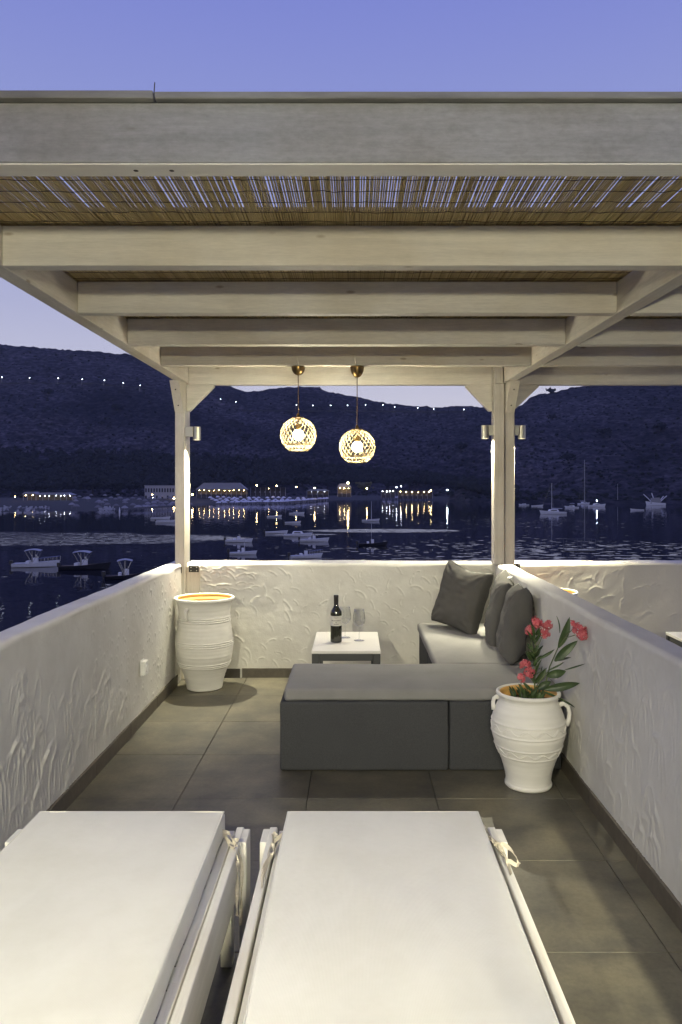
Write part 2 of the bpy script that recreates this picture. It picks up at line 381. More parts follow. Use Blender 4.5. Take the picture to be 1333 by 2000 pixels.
def s_left(Hm, U, V):
    r = random.Random(11)
    for k in range(120):      # scalloped fans, low and near
        y = r.uniform(2.6, 4.5); z = r.uniform(-.02, .62)
        if z > .72-(y-2.7)*.30: continue
        n = r.randint(1, 3); a = r.uniform(-.28, .12); q = r.uniform(.7, 1.25)
        for i in range(n): stroke_arc(Hm, U, V, y+i*.022, z-i*.035, a, (.050+.012*i)*q, (.14+.04*i)*q, .0031*r.uniform(.4, 1.1), .0045)
    for k in range(190):
        y = r.uniform(3.9, 5.85); z = r.uniform(.05, .84)
        stroke_arc(Hm, U, V, y, z, r.uniform(-.6, .6), .022, .03, .0034*r.uniform(.3, 1), .0045)
def s_right(Hm, U, V):
    r = random.Random(12)
    for k in range(110):
        y = r.uniform(2.2, 4.0); z = r.uniform(-.02, .66)
        a = r.uniform(-.1, .35); q = r.uniform(.7, 1.25)
        for i in range(r.randint(1, 3)): stroke_arc(Hm, U, V, y-i*.022, z-i*.035, a, (.05+.014*i)*q, (.14+.04*i)*q, .0026*r.uniform(.3, 1.1), .0045)
    for k in range(70):
        stroke_arc(Hm, U, V, r.uniform(3.9, 5.8), r.uniform(.05, .84), r.uniform(-.6, .6), .03, .045, .0018*r.uniform(.3, 1), .005)
def s_back(Hm, U, V):
    r = random.Random(21)
    pts = []
    for k in range(400):
        x = r.uniform(-1.24, 1.1); z = r.uniform(.05, .83)
        if any((x-a)**2+(z-b)**2 < .072**2 for a, b in pts): continue
        keep = .55+.45*(1 if (x > .1 or (x < -.75 and z > .45)) else 0)
        if r.random() > keep: continue
        pts.append((x, z))
    for x, z in pts:
        a = r.choice((-.7, -.9, -1.1, .6, 1.3, -.3, -.5)) + r.uniform(-.25, .25)
        big = r.uniform(.6, 1.25)
        stroke_almond(Hm, U, V, x, z, a, .036*big, .013*big, .0026*r.uniform(.35, 1.1))
    for k in range(26):
        x = r.uniform(-1.23, -.75); z = r.uniform(.66, .84)
        stroke_almond(Hm, U, V, x, z, r.uniform(-.6, .3), .035, .012, .0032*r.uniform(.5, 1.1))
def s_bay(Hm, U, V):
    r = random.Random(22)
    for k in range(130):
        x = r.uniform(1.25, 3.4); z = r.uniform(.1, .84)
        a = r.choice((0, .1, 1.4, 1.6, .8)) + r.uniform(-.2, .2); b = r.uniform(.7, 1.6)
        stroke_almond(Hm, U, V, x, z, a, .030*b, .014*b, .0017*r.uniform(.3, 1.1))
wl = wall('terrace_wall', 'y', -1.5, 5.88, (2.6, 5.88), XL, -1.44, -.9, WT, s_left, M['stucco'], 'white plastered parapet wall on the left with a socket, sea beyond it', 30)
wr = wall('terrace_wall', 'y', -1.5, 5.93, (2.3, 5.93), XR, 1.195, -.005, WT, s_right, M['stucco'], 'white plastered dividing wall to the right of the oleander pot', 40)
wb = wall('terrace_wall', 'x', -1.283, 1.155, (-1.283, 1.155), YB, 6.2, -.9, WT, s_back, M['stucco'], 'white back parapet behind the small table with leaf shaped trowel marks', 50)
wn = wall('terrace_wall', 'x', 1.16, 5.1, (1.16, 3.3), YB, 6.2, -.9, WT, s_bay, M['stucco_far'], 'back parapet with lamplight yellow in its colour on the neighbouring terrace beyond the dividing wall', 60)
MB().box(-1.44, -1.362, 5.885, 6.2, -.9, WT-.004).build('wall_end', M['stucco'], wl, bevel=.012)
# skirting tiles
y = 5.72
while y > 1.5:
    MB().box(XL-.004, XL+.011, y-.597, y, -.011, .078).build('skirting_tile', M['skirt'], wl, bevel=.001, seg=1); y -= .6
y = 5.93
while y > 1.5:
    MB().box(XR-.011, XR+.004, y-.597, y, -.011, .078).build('skirting_tile', M['skirt'], wr, bevel=.001, seg=1); y -= .6
for a, b in ((-1.28, -1.01), (-.86, -.26), (-.257, .343), (.346, .47)):
    MB().box(a, b-.003, YB-.011, YB+.004, -.011, .072).build('skirting_tile', M['skirt'], wb, bevel=.001, seg=1)
MB().box(-1.0, -.875, YB-.0175, YB-.0075, -.009, .07).build('drain_opening', M['screwhole'], wb)
for k in range(4): MB().box(1.2+.6*k, 1.797+.6*k, YB-.011, YB+.004, -.011, .072).build('skirting_tile', M['skirt'], wn, bevel=.001, seg=1)
# house wall behind the camera carrying two lamps
hw = tag(MB().box(-1.44, 5.2, -1.62, -1.42, -.01, 3.0).build('house_wall', M['stucco']), 'white plastered house wall at the near end of the terrace', 'wall')

# ================================================================== PERGOLA
Z0 = H+.80; Z1 = H+.945
pg = thing('pergola', 'white painted timber pergola with reed shade spanning both terraces', 'pergola', (0, 4, 0))
def xr(Y): return 1.225-.03*(Y-2.8)
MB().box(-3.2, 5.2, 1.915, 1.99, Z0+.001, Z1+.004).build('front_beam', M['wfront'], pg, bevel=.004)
MB().box(-3.2, 5.2, 1.918, 1.992, Z0-.003, Z0+.0005).build('brightened_underside', M['under'], pg, bevel=.001, seg=1)  # cream paint strip added to brighten the beam's dim bottom face
MB().box(-3.2, at(301, 190, 1.9).x-.002, 1.895, 2.03, Z1+.005, Z1+.024).build('cap_board', M['wcap'], pg, bevel=.002, seg=1)
MB().box(at(301, 190, 1.9).x+.002, 5.2, 1.897, 2.03, Z1+.005, Z1+.022).build('cap_board', M['wcap'], pg, bevel=.002, seg=1)
for u_ in (265, 335): MB().lathe([(.0001, -.0004), (.006, -.0002), (.0065, .0)], 12, (at(u_, 330, 1.95).x, 1.955, Z0-.0034)).build('screw', M['screwhole'], pg)
MB().tube([(at(301, 186, 1.9).x, 1.90, Z1+.015), (at(301, 186, 1.9).x+.002, 1.90, Z1+.045)], .0014, 5).build('nail', M['screwhole'], pg)
RY = [2.80, 3.56, 4.34, 5.08]
for Y in RY:
    MB().box(-1.268, xr(Y)-.002, Y, Y+.068, Z0, Z1).build('rafter', M['wx'], pg, bevel=.004)
    MB().box(xr(Y)+.078, 5.2, Y, Y+.068, Z0, Z1).build('rafter', M['wx'], pg, bevel=.004)
MB().box(-1.268, 5.2, 5.94, 6.01, Z0-.012, Z1).build('back_beam', M['wx'], pg, bevel=.004)
MB().box(-1.348, -1.27, 1.995, 6.08, Z0+.0005, Z1).build('side_beam', M['wy'], pg, bevel=.004)
m = MB(); a, b = xr(1.995), xr(5.935)
m.add([(a, 1.995, Z0+.0005), (a+.076, 1.995, Z0+.0005), (b+.076, 5.935, Z0+.0005), (b, 5.935, Z0+.0005), (a, 1.995, Z1), (a+.076, 1.995, Z1), (b+.076, 5.935, Z1), (b, 5.935, Z1)], [(0,3,2,1),(4,5,6,7),(0,1,5,4),(1,2,6,5),(2,3,7,6),(3,0,4,7)])
m.build('side_beam', M['wy'], pg, bevel=.004)
# posts
MB().box(-1.359, -1.286, 5.888, 6.08, 0, Z0-.002).build('post', M['wz'], pg, bevel=.004)
MB().box(1.052, 1.131, 5.872, 5.985, WT-.004, Z0-.016).build('post', M['wz'], pg, bevel=.004)
MB().box(1.137, 1.211, 5.886, 6.04, WT-.004, Z0-.014).build('post', M['wz'], pg, bevel=.004)
MB().box(1.056, 1.122, 5.880, 5.938, Z0-.012, Z1-.02).build('post_head', M['wz'], pg, bevel=.002)
# braces
def brace_y(x0, x1, dx, label=None):
    m = MB(); zt = Z0-.0005; zb = Z0-.235
    vs = [(x0+dx, 5.765, zt), (x1+dx, 5.765, zt), (x1, 5.884, zb), (x0, 5.884, zb), (x0, 5.886, zt), (x1, 5.886, zt)]
    m.add(vs, [(0, 1, 2, 3), (3, 2, 5, 4), (1, 0, 4, 5), (0, 3, 4), (1, 5, 2)])
    o = m.build('brace', M['wz'], pg, bevel=.002, seg=1)
    for t in (.28, .76):
        c = Vector(((x0+x1)/2+dx*(1-t), 5.765+.119*t, zt+(zb-zt)*t)); n = Vector((0, -.235, -.119)).normalized()
        MB().lathe([(.0055, 0), (.0055, .0012), (.0001, .0014)], 10, M=Matrix.Translation(c+n*.0003) @ n.to_track_quat('Z', 'Y').to_matrix().to_4x4()).build('screw', M['screwhole'], o)
brace_y(-1.358, -1.288, -.015); brace_y(1.139, 1.209, .02)
def brace_x(xa, xb, zd=.2):
    m = MB(); m.prism([(xa, Z0-.013), (xa, Z0-.013-zd), (xa+(.02 if xb > xa else -.02), Z0-.013-zd), (xb, Z0-.025), (xb, Z0-.013)], 5.945, 6.005); m.build('brace', M['wx'], pg, bevel=.002, seg=1)
brace_x(-1.284, -1.075); brace_x(1.05, .85, .2); brace_x(1.213, 1.41, .18)
# black angle brackets with screws
def bracket(x0, x1, y0, z, side):
    o = MB().box(x0, x1, y0-.004, y0, z-.024, z+.024).build('bracket', M['metal_dark'], pg, bevel=.001, seg=1)
    for sx in (.22, .78):
        for sz in (-.012, .012):
            c = Vector((x0+(x1-x0)*sx, y0-.004, z+sz))
            MB().lathe([(.004, 0), (.004, .0015), (.0001, .002)], 8, M=Matrix.Translation(c) @ Matrix.Rotation(math.pi/2, 4, 'X')).build('screw', M['screw'], o)
bracket(-1.392, -1.305, 5.878, H-.62, 0)
bracket(-1.262, -1.185, 5.925, H-.617, 0)
MB().box(-1.282, -1.18, 5.929, 5.955, .55, H-.60).build('post_block', M['wz'], pg, bevel=.002)
bracket(1.135, 1.165, 5.90, H-.595, 0); bracket(1.213, 1.262, 5.935, H-.600, 0)
# conduit cables beside the right post and over rafter to the lamps
m = MB(); m.tube([(1.046, 5.90, Z1-.01), (1.043, 5.90, Z0-.03), (1.047, 5.90, Z0-.12), (1.046, 5.90, 1.97)], .0035, 6)
m.tube([(1.038, 5.895, Z1-.01), (1.04, 5.895, Z0+.02), (1.036, 5.895, Z0-.06), (1.041, 5.895, Z0-.1)], .003, 6); m.build('cable', M['wz'], pg, smooth=True)
# reed mat: thousands of canes, real geometry in one part
m = MB(); x = -1.36; r_ = random.Random(5)
dens = 0
while x < 3.3:
    r = r_.uniform(.0028, .0042); dx0 = r_.gauss(0, .0009); dz = r_.uniform(-.003, .003)
    wv = r_.gauss(0, .0012); y = 1.99-r_.uniform(0, .02)
    pts = []
    for k in range(7):
        yy = y+(6.08-y)*k/6; pts.append((x+wv*math.sin(k*1.3+x*40)+dx0*k*.35, yy, Z1+.010+dz+r_.gauss(0, .0012)))
    m.tube(pts, r, 5, False)
    dens = .8*dens+.2*r_.gauss(0, .0022)
    x += max(.0058, .0076+dens+r_.gauss(0, .0010))
tag(m.build('reed_mat', M['reed'], pg, smooth=True), kind='stuff')
m = MB()
for k in range(44):
    yy = 2.02+k*.094
    pts = []
    x = -1.36
    while x < 3.3: pts.append((x, yy+r_.gauss(0, .003), Z1+.0035+r_.gauss(0, .0006))); x += .035
    m.tube(pts, .0013, 4, False)
tag(m.build('binding_wire', M['wire'], pg), kind='stuff')
for Y in RY+[5.94]:
    MB().box(-1.4, 3.35, Y-.095, Y+.10, Z1+.0175, Z1+.032).build('batten', M['batten'], pg, bevel=.002, seg=1)
MB().box(-1.4, 3.35, 1.995, 2.05, Z1+.028, Z1+.045).build('batten', M['batten'], pg)

# ================================================================== LAMPS
def spot(name, loc, power, ang, blend, par, rot=(0, 0, 0), rad=.012):
    l = bpy.data.lights.new(name, 'SPOT'); l.energy = power; l.color = WARM; l.spot_size = math.radians(ang); l.spot_blend = blend; l.shadow_soft_size = rad
    o = bpy.data.objects.new(name, l); C.objects.link(o); o.parent = par; o.location = loc; o.rotation_euler = rot; return o
def wall_lamp(x, y, zt, side, label, power=24, ang=160):
    t = thing('wall_lamp', label, 'wall lamp', (x, y, zt-.103), 0, 'round downlights on the pergola posts')
    r = .029
    MB().lathe([(.0001, .1), (r-.001, .1), (r, .099), (r, .0), (r-.002, 0), (r-.002, .012), (.0001, .012)], 32).build('lamp_body', M['lamp'], t, local=True, smooth='auto')
    a, b = sorted((side*.026, side*.084)); MB().box(a, b, -.028, .028, .025, .1).build('wall_mount', M['lamp'], t, local=True, bevel=.002)
    MB().lathe([(.0001, .008), (r-.004, .008)], 24).build('lens', M['spotface'], t, local=True)
    spot('lamp_light', (0, 0, .003), power, ang, .6 if ang > 140 else 1.0, t)
    return t
wall_lamp(-1.2, 5.922, H+.468, -1, 'round metal downlight on the left pergola post', 290, 100)
wall_lamp(.992, 5.922, H+.478, 1, 'round metal downlight on the left side of the right pergola posts', 105, 150)
wall_lamp(1.272, 5.922, H+.478, -1, 'round metal downlight on the right side of the right pergola posts', 320, 112)
def house_lamp(x, z, label, power, aim, ang=150):
    t = thing('wall_lamp', label, 'wall lamp', (x, -1.36, z), 0)
    MB().lathe([(.0001, .12), (.045, .12), (.045, 0), (.042, 0), (.042, .012), (.0001, .012)], 24).build('lamp_body', M['lamp'], t, local=True, smooth='auto')
    MB().box(-.03, .03, -.062, -.04, .03, .1).build('wall_mount', M['lamp'], t, local=True)
    d = Vector(aim)-Vector((x, -1.36, z)); spot('lamp_light', (0, 0, .004), power, ang, .6, t, d.to_track_quat('-Z', 'Y').to_euler(), .03)
house_lamp(-1.0, 2.25, 'downlight on the house wall above the left sunbed', 950, (-1.1, 1.5, .45), 64)
house_lamp(1.385, 2.1, 'downlight on the house wall above the dividing wall', 2200, (.78, 2.15, 0), 18)
gt = thing('added_fill_globe', 'added fill globe on the house wall behind the sunbeds', 'wall lamp', (.25, -1.30, 1.75))  # unseen light source, added to brighten the rafter fronts
MB().ico((0, 0, 0), .07, 3).build('globe', emit('fill_globe_glow', WARM, 1350), gt, local=True, smooth=True)
MB().box(-.04, .04, -.12, -.075, -.06, .06).build('wall_mount', M['lamp'], gt, local=True)

def pendant(u, Yp, z_can, can_h, z_c, label, R=.118, tw=0.0):
    X = (u-693)/F*Yp
    t = thing('pendant_lamp', label, 'pendant lamp', (X, Yp, H+z_c), 0, 'woven globe pendants')
    zc = z_can-z_c
    prof = [(.0001, 0), (.045, 0), (.0455, -.006)]+[(.0445*math.cos(a), -.006-(can_h-.006)*math.sin(a)) for a in np.linspace(.15, 1.45, 9)]+[(.003, -can_h)]
    MB().lathe(prof, 32, (0, 0, zc)).build('ceiling_canopy', M['brass'], t, local=True, smooth='auto')
    zt = R*.93+.03
    MB().tube([(0, 0, zc-can_h), (.0, 0, (zc-can_h+zt)/2), (0, 0, zt)], .0028, 8).build('cord', M['cord'], t, local=True)
    MB().lathe([(.004, .035), (.009, .03), (.014, .014), (.024, .004), (.033, 0), (.033, -.004), (.0001, -.004)], 24, (0, 0, R*.92)).build('shade_cap', M['brass'], t, local=True, smooth='auto')
    m = MB(); N = 22; th0, th1 = .26, 2.60
    for s in (1, -1):
        for k in range(N):
            pts = []
            for i in range(27):
                f = i/26; th = th0+(th1-th0)*f; ph = 2*math.pi*k/N+s*(f*1.75)+tw
                rr = R*(1+.012*s*math.cos(f*26*1.2+k)); pts.append((rr*math.sin(th)*math.cos(ph), rr*math.sin(th)*math.sin(ph), R*math.cos(th)))
            m.tube(pts, .0016, 4, False)
    for th, w in ((th0, .004), (2.12, .0032), (2.2, .0032), (2.60, .004), (.34, .003)):
        m.tube([(R*1.01*math.sin(th)*math.cos(a), R*1.01*math.sin(th)*math.sin(a), R*math.cos(th)) for a in np.linspace(0, 2*math.pi, 41)], w, 5, False)
    m.build('woven_shade', M['weave'], t, local=True, smooth=True)
    MB().lathe([(.018, .07), (.018, .035), (.014, .03)], 16).build('bulb_socket', M['brass'], t, local=True, smooth='auto')
    MB().ico((0, 0, 0), .034, 3).build('bulb', M['bulb'], t, local=True, smooth=True)
    return t
pendant(583, 5.115, .797, .057, .348, 'woven globe pendant hanging on the left, higher of the two')
pendant(698, 5.115, .797, .072, .270, 'woven globe pendant hanging on the right, lower of the two', tw=.1)
for u in (579, 692):
    X = (u-693)/F*5.07
    m = MB()
    for d in (-.008, .008): m.tube([(X+d+.012, 5.07, Z1-.005), (X+d*.6, 5.068, (Z0+Z1)/2), (X+.014+d*.3, 5.069, Z0+.004), (X+.016, 5.09, Z0-.003)], .0022, 6)
    m.build('cable', M['wx'], pg, smooth=True)

# ================================================================== FURNITURE
def rbox(sx, sy, sz, r, n=(14, 14, 4), disp=None):
    """rounded cushion-like box centred at the origin"""
    m = MB()
    def coords(s, k, r):
        a = [-s/2, -s/2+r*.35, -s/2+r*.8, -s/2+r*1.3]; inner = list(np.linspace(-s/2+r*1.8, s/2-r*1.8, max(2, k)))
        return a+inner+[-v for v in a[::-1]]
    cx, cy, cz = coords(sx, n[0], r), coords(sy, n[1], r), coords(sz, n[2], r) if sz > 3.7*r else list(np.linspace(-sz/2, sz/2, 9))
    def fix(p):
        q = Vector((max(-sx/2+r, min(sx/2-r, p.x)), max(-sy/2+r, min(sy/2-r, p.y)), max(-sz/2+min(r, sz/2), min(sz/2-min(r, sz/2), p.z))))
        d = p-q
        w = q+d.normalized()*r if d.length > 1e-9 else p
        return disp(w, p) if disp else w
    def face(A, B, f):
        vs = [fix(f(a, b)) for a in A for b in B]; nb = len(B)
        m.add(vs, [(i*nb+j, (i+1)*nb+j, (i+1)*nb+j+1, i*nb+j+1) for i in range(len(A)-1) for j in range(nb-1)])
    face(cx, cy, lambda a, b: Vector((a, b, sz/2))); face(cy, cx, lambda a, b: Vector((b, a, -sz/2)))
    face(cy, cz, lambda a, b: Vector((sx/2, a, b))); face(cz, cy, lambda a, b: Vector((-sx/2, b, a)))
    face(cz, cx, lambda a, b: Vector((b, sy/2, a))); face(cx, cz, lambda a, b: Vector((a, -sy/2, b)))
    return m
def weld(o, d=.0004):
    bm = bmesh.new(); bm.from_mesh(o.data); bmesh.ops.remove_doubles(bm, verts=bm.verts, dist=d); bmesh.ops.recalc_face_normals(bm, faces=bm.faces)
    bm.to_mesh(o.data); bm.free()
    for p in o.data.polygons: p.use_smooth = True
    return o
from mathutils import noise as MN
def nz(x, y, z, s, seed=0): return MN.noise(Vector((x*s+seed*7.3, y*s+seed*3.1, z*s)))

# ---- corner sofa
sofa = thing('corner_sofa', 'low grey upholstered corner sofa with a front bench and a side along the dividing wall', 'sofa', (.3, 4.5, 0))
def base_panel(x0, x1, y0, y1, z1, mt, seed):
    o = rbox(x1-x0, y1-y0, z1, .014, (18, 10, 8), lambda w, p: w+Vector((0, 0, 0))+w.normalized()*.0025*nz(*w, 9, seed)).build('base_panel', mt, sofa, local=True)
    weld(o); o.location = ((x0+x1)/2-.3, (y0+y1)/2-4.5, z1/2+.002); return o
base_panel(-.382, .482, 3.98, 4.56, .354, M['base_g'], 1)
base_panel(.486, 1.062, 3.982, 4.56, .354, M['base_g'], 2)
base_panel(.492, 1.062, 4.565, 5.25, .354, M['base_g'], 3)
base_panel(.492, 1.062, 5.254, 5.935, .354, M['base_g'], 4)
def seat(x0, x1, y0, y1, z0, z1, seed):
    sx, sy, sz = x1-x0, y1-y0, z1-z0
    def dsp(w, p):
        e = 1-max(abs(w.x)/(sx/2), abs(w.y)/(sy/2))**4
        return w+Vector((0, 0, (.006*e if w.z > 0 else 0)+.004*nz(*w, 4, seed)+.0022*nz(*w, 13, seed)))+Vector((w.x, w.y, 0)).normalized()*.003*nz(*w, 10, seed)
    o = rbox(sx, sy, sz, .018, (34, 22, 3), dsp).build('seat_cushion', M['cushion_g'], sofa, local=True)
    weld(o); o.location = ((x0+x1)/2-.3, (y0+y1)/2-4.5, (z0+z1)/2)
    m = MB()     # piped seam round the top edge
    hx, hy = sx/2-.006, sy/2-.006
    pts = [(-hx, -hy), (hx, -hy), (hx, hy), (-hx, hy), (-hx, -hy)]
    pp = []
    for (a, b), (c, d) in zip(pts, pts[1:]):
        for k in range(24): t = k/24; pp.append((a+(c-a)*t, b+(d-b)*t, sz/2-.010+.004*nz(a+(c-a)*t, b+(d-b)*t, sz/2, 4, seed)))
    pp.append(pp[0]); m.tube(pp, .0026, 5, False); s = m.build('piping', M['cushion_g'], o, local=True, smooth=True)
    return o
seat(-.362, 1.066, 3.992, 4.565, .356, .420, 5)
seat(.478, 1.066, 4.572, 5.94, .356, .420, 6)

# ---- pillows
def pillow(label, c, yaw, lean, roll, size, T, mt, seed):
    n = 40; vs = []; fs = []
    for side in (1, -1):
        b = len(vs)
        for i in range(n+1):
            for j in range(n+1):
                a = -1+2*i/n; d = -1+2*j/n
                pin = 1-.10*(a*a)*(1-abs(d)**3)*0-.085*(1-(a*a))*(d*d)**2
                x = a*size/2*(1-.07*(1-a*a)*0-.075*(1-d*d)*(a*a)); z = d*size/2*(1-.075*(1-a*a)*(d*d))
                e = max(0, (1-a**4))*max(0, (1-d**4)); h = T/2*(e**.42)
                wr = .010*nz(a*2, d*2, side, 1.6, seed)*e**.3 + .006*nz(a*1.2+d, d*3.5, side, 2.2, seed+3)*e**.3
                # creases fanning from the corners
                for (qa, qd) in ((-1, -1), (1, -1), (-1, 1), (1, 1)):
                    dx, dz = a-qa, d-qd; rr = math.hypot(dx, dz); an = math.atan2(dz, dx)
                    wr += .0055*math.exp(-((rr-.35)/.3)**2)*math.sin(an*13+seed+qa)*e**.3
                sag = -.35*T*0
                vs.append(Vector((x, side*(-(h+wr)), z-.02*(1-abs(a))*(d > .0)*d)))
        for i in range(n):
            for j in range(n):
                q = (b+i*(n+1)+j, b+(i+1)*(n+1)+j, b+(i+1)*(n+1)+j+1, b+i*(n+1)+j+1)
                fs.append(q if side > 0 else q[::-1])
    Mx = Matrix.Rotation(yaw, 4, 'Z') @ Matrix.Rotation(lean, 4, 'X') @ Matrix.Rotation(roll, 4, 'Y')
    m = MB(); m.add([Mx @ v for v in vs], fs)
    m2 = MB()
    edge = [(-1, -1), (1, -1), (1, 1), (-1, 1)]
    t = thing('pillow', label, 'pillow', c, 0, 'grey scatter pillows on the sofa')
    o = m.build('pillow_cover', mt, t, local=True); weld(o, .0008)
    return t
pillow('charcoal pillow standing across the back corner of the sofa', (.775, 5.64, .655), math.radians(-55), math.radians(-15), math.radians(8), .48, .15, M['pillow'], 1)
pillow('grey pillow leaning on the dividing wall, middle of the three', (.975, 5.22, .640), math.radians(-97), math.radians(-12), math.radians(5), .46, .15, M['pillow2'], 2)
pillow('grey pillow leaning on the dividing wall, nearest to the oleander pot', (.975, 4.74, .632), math.radians(-97), math.radians(-12), math.radians(-4), .46, .16, M['pillow2'], 3)

# ---- side tables
def side_table(x0, y0, label):
    t = thing('side_table', label, 'table', (x0+.208, y0+.31, 0), 0, 'small side tables')
    o = rbox(.416, .62, .019, .004, (3, 3, 2)).build('table_top', M['ttop'], t, local=True); weld(o); o.location = (0, 0, .4595)
    for sx in (-1, 1):
        for sy in (-1, 1): MB().box(sx*.185-.022, sx*.185+.022, sy*.285-.018, sy*.285+.018, .001, .449).build('leg', M['tleg'], t, local=True, bevel=.002)
    MB().box(-.162, .162, -.298, -.28, .405, .449).build('apron', M['tleg'], t, local=True, bevel=.001)
    MB().box(-.162, .162, .28, .298, .405, .449).build('apron', M['tleg'], t, local=True, bevel=.001)
    for sx in (-1, 1): MB().box(sx*.190-.009, sx*.190+.009, -.266, .266, .405, .449).build('apron', M['tleg'], t, local=True, bevel=.001)
side_table(-.259, 4.687, 'small white topped table with charcoal legs holding the wine bottle')
side_table(2.12, 4.687, 'white topped table at the right edge beyond the dividing wall')

# ---- wine bottle
bt = thing('wine_bottle', 'dark wine bottle with pale label standing on the side table', 'bottle', ((657-693)/F*4.955, 4.955, .4695))
R = .0362
MB().lathe([(.0001, .004), (.02, .002), (R-.004, 0), (R, .004), (R, .185), (R-.002, .197), (R-.009, .209), (.020, .220), (.0165, .228), (.0145, .238), (.0142, .262)], 48).build('bottle_body', M['bottle'], bt, local=True, smooth='auto')
MB().lathe([(.0149, .236), (.0149, .284), (.0157, .285), (.0157, .296), (.0149, .297), (.0146, .300), (.0001, .3005)], 32).build('capsule', M['foil'], bt, local=True, smooth='auto')
m = MB(); vs = []; n = 24
for i in range(n+1):
    a = -math.pi/2+(-1+2*i/n)*1.42
    for z in (.107, .170): vs.append(((R+.0006)*math.cos(a), (R+.0006)*math.sin(a), z))
m.add(vs, [(2*i, 2*i+2, 2*i+3, 2*i+1) for i in range(n)]); lab = m.build('bottle_label', M['paper'], bt, local=True, smooth=True)
m = MB()
rr = random.Random(2)
def curved_bar(m, a0, a1, z0, z1):
    n = 6; vs = []
    for i in range(n+1):
        a = -math.pi/2+a0+(a1-a0)*i/n
        for z in (z0, z1): vs.append(((R+.0011)*math.cos(a), (R+.0011)*math.sin(a), z))
    m.add(vs, [(2*i, 2*i+2, 2*i+3, 2*i+1) for i in range(n)])
curved_bar(m, -.42, .42, .1585, .1600); curved_bar(m, -.2, .2, .1555, .1562)
a = -.85
while a < .8:
    w = rr.uniform(.05, .13); curved_bar(m, a, a+w, .1385, .1425); a += w+.03
curved_bar(m, -.08, .1, .127, .131)
a = -.38
while a < .4:
    w = rr.uniform(.03, .09); curved_bar(m, a, a+w, .1165, .1195+rr.uniform(0, .002)); a += w+.02
m.build('label_print', M['ink'], lab, local=True)
# ---- wine glasses
def wine_glass(x, y, label):
    t = thing('wine_glass', label, 'wine glass', (x, y, .4696), 0, 'empty wine glasses')
    outer = [(.0001, .0005), (.034, .0005), (.035, .0015), (.030, .003), (.012, .006), (.005, .011), (.0038, .02), (.0036, .075), (.0045, .085), (.012, .091), (.026, .100), (.036, .113), (.0405, .130), (.040, .150), (.036, .175), (.0315, .203)]
    inner = [(.0305, .203), (.0348, .175), (.0388, .150), (.0393, .130), (.0348, .1145), (.025, .1025), (.012, .094), (.0001, .091)]
    MB().lathe(outer+inner, 40).build('glass_bowl', M['glass'], t, local=True, smooth=True)
wine_glass((702-693)/F*5.0, 5.0, 'empty stemmed wine glass on the table, to the right of the bottle')
wine_glass((674.5-693)/F*5.10, 5.10, 'empty stemmed wine glass on the table, half hidden behind the bottle')

# ---- sunbeds
def ribbon(m, pts, w=.011, seed=0):
    P = [Vector(p) for p in pts]; n = len(P)*6; Q = []
    for k in range(n+1):        # catmull-rom
        t = k/n*(len(P)-1); i = min(int(t), len(P)-2); f = t-i
        p0, p1, p2, p3 = P[max(i-1, 0)], P[i], P[i+1], P[min(i+2, len(P)-1)]
        Q.append(.5*((2*p1)+(p2-p0)*f+(2*p0-5*p1+4*p2-p3)*f*f+(3*p1-p0-3*p2+p3)*f**3))
    vs = []
    for k, q in enumerate(Q):
        d = (Q[min(k+1, n)]-Q[max(k-1, 0)]).normalized(); a = k*.35+seed
        s = d.cross(Vector((math.cos(a), math.sin(a), .4))).normalized()*w/2
        nn = d.cross(s).normalized()*.0007
        vs += [q-s-nn, q+s-nn, q+s+nn, q-s+nn]
    fs = []
    for k in range(n):
        for j in range(4): fs.append((4*k+j, 4*k+(j+1) % 4, 4*k+4+(j+1) % 4, 4*k+4+j))
    m.add(vs, fs)
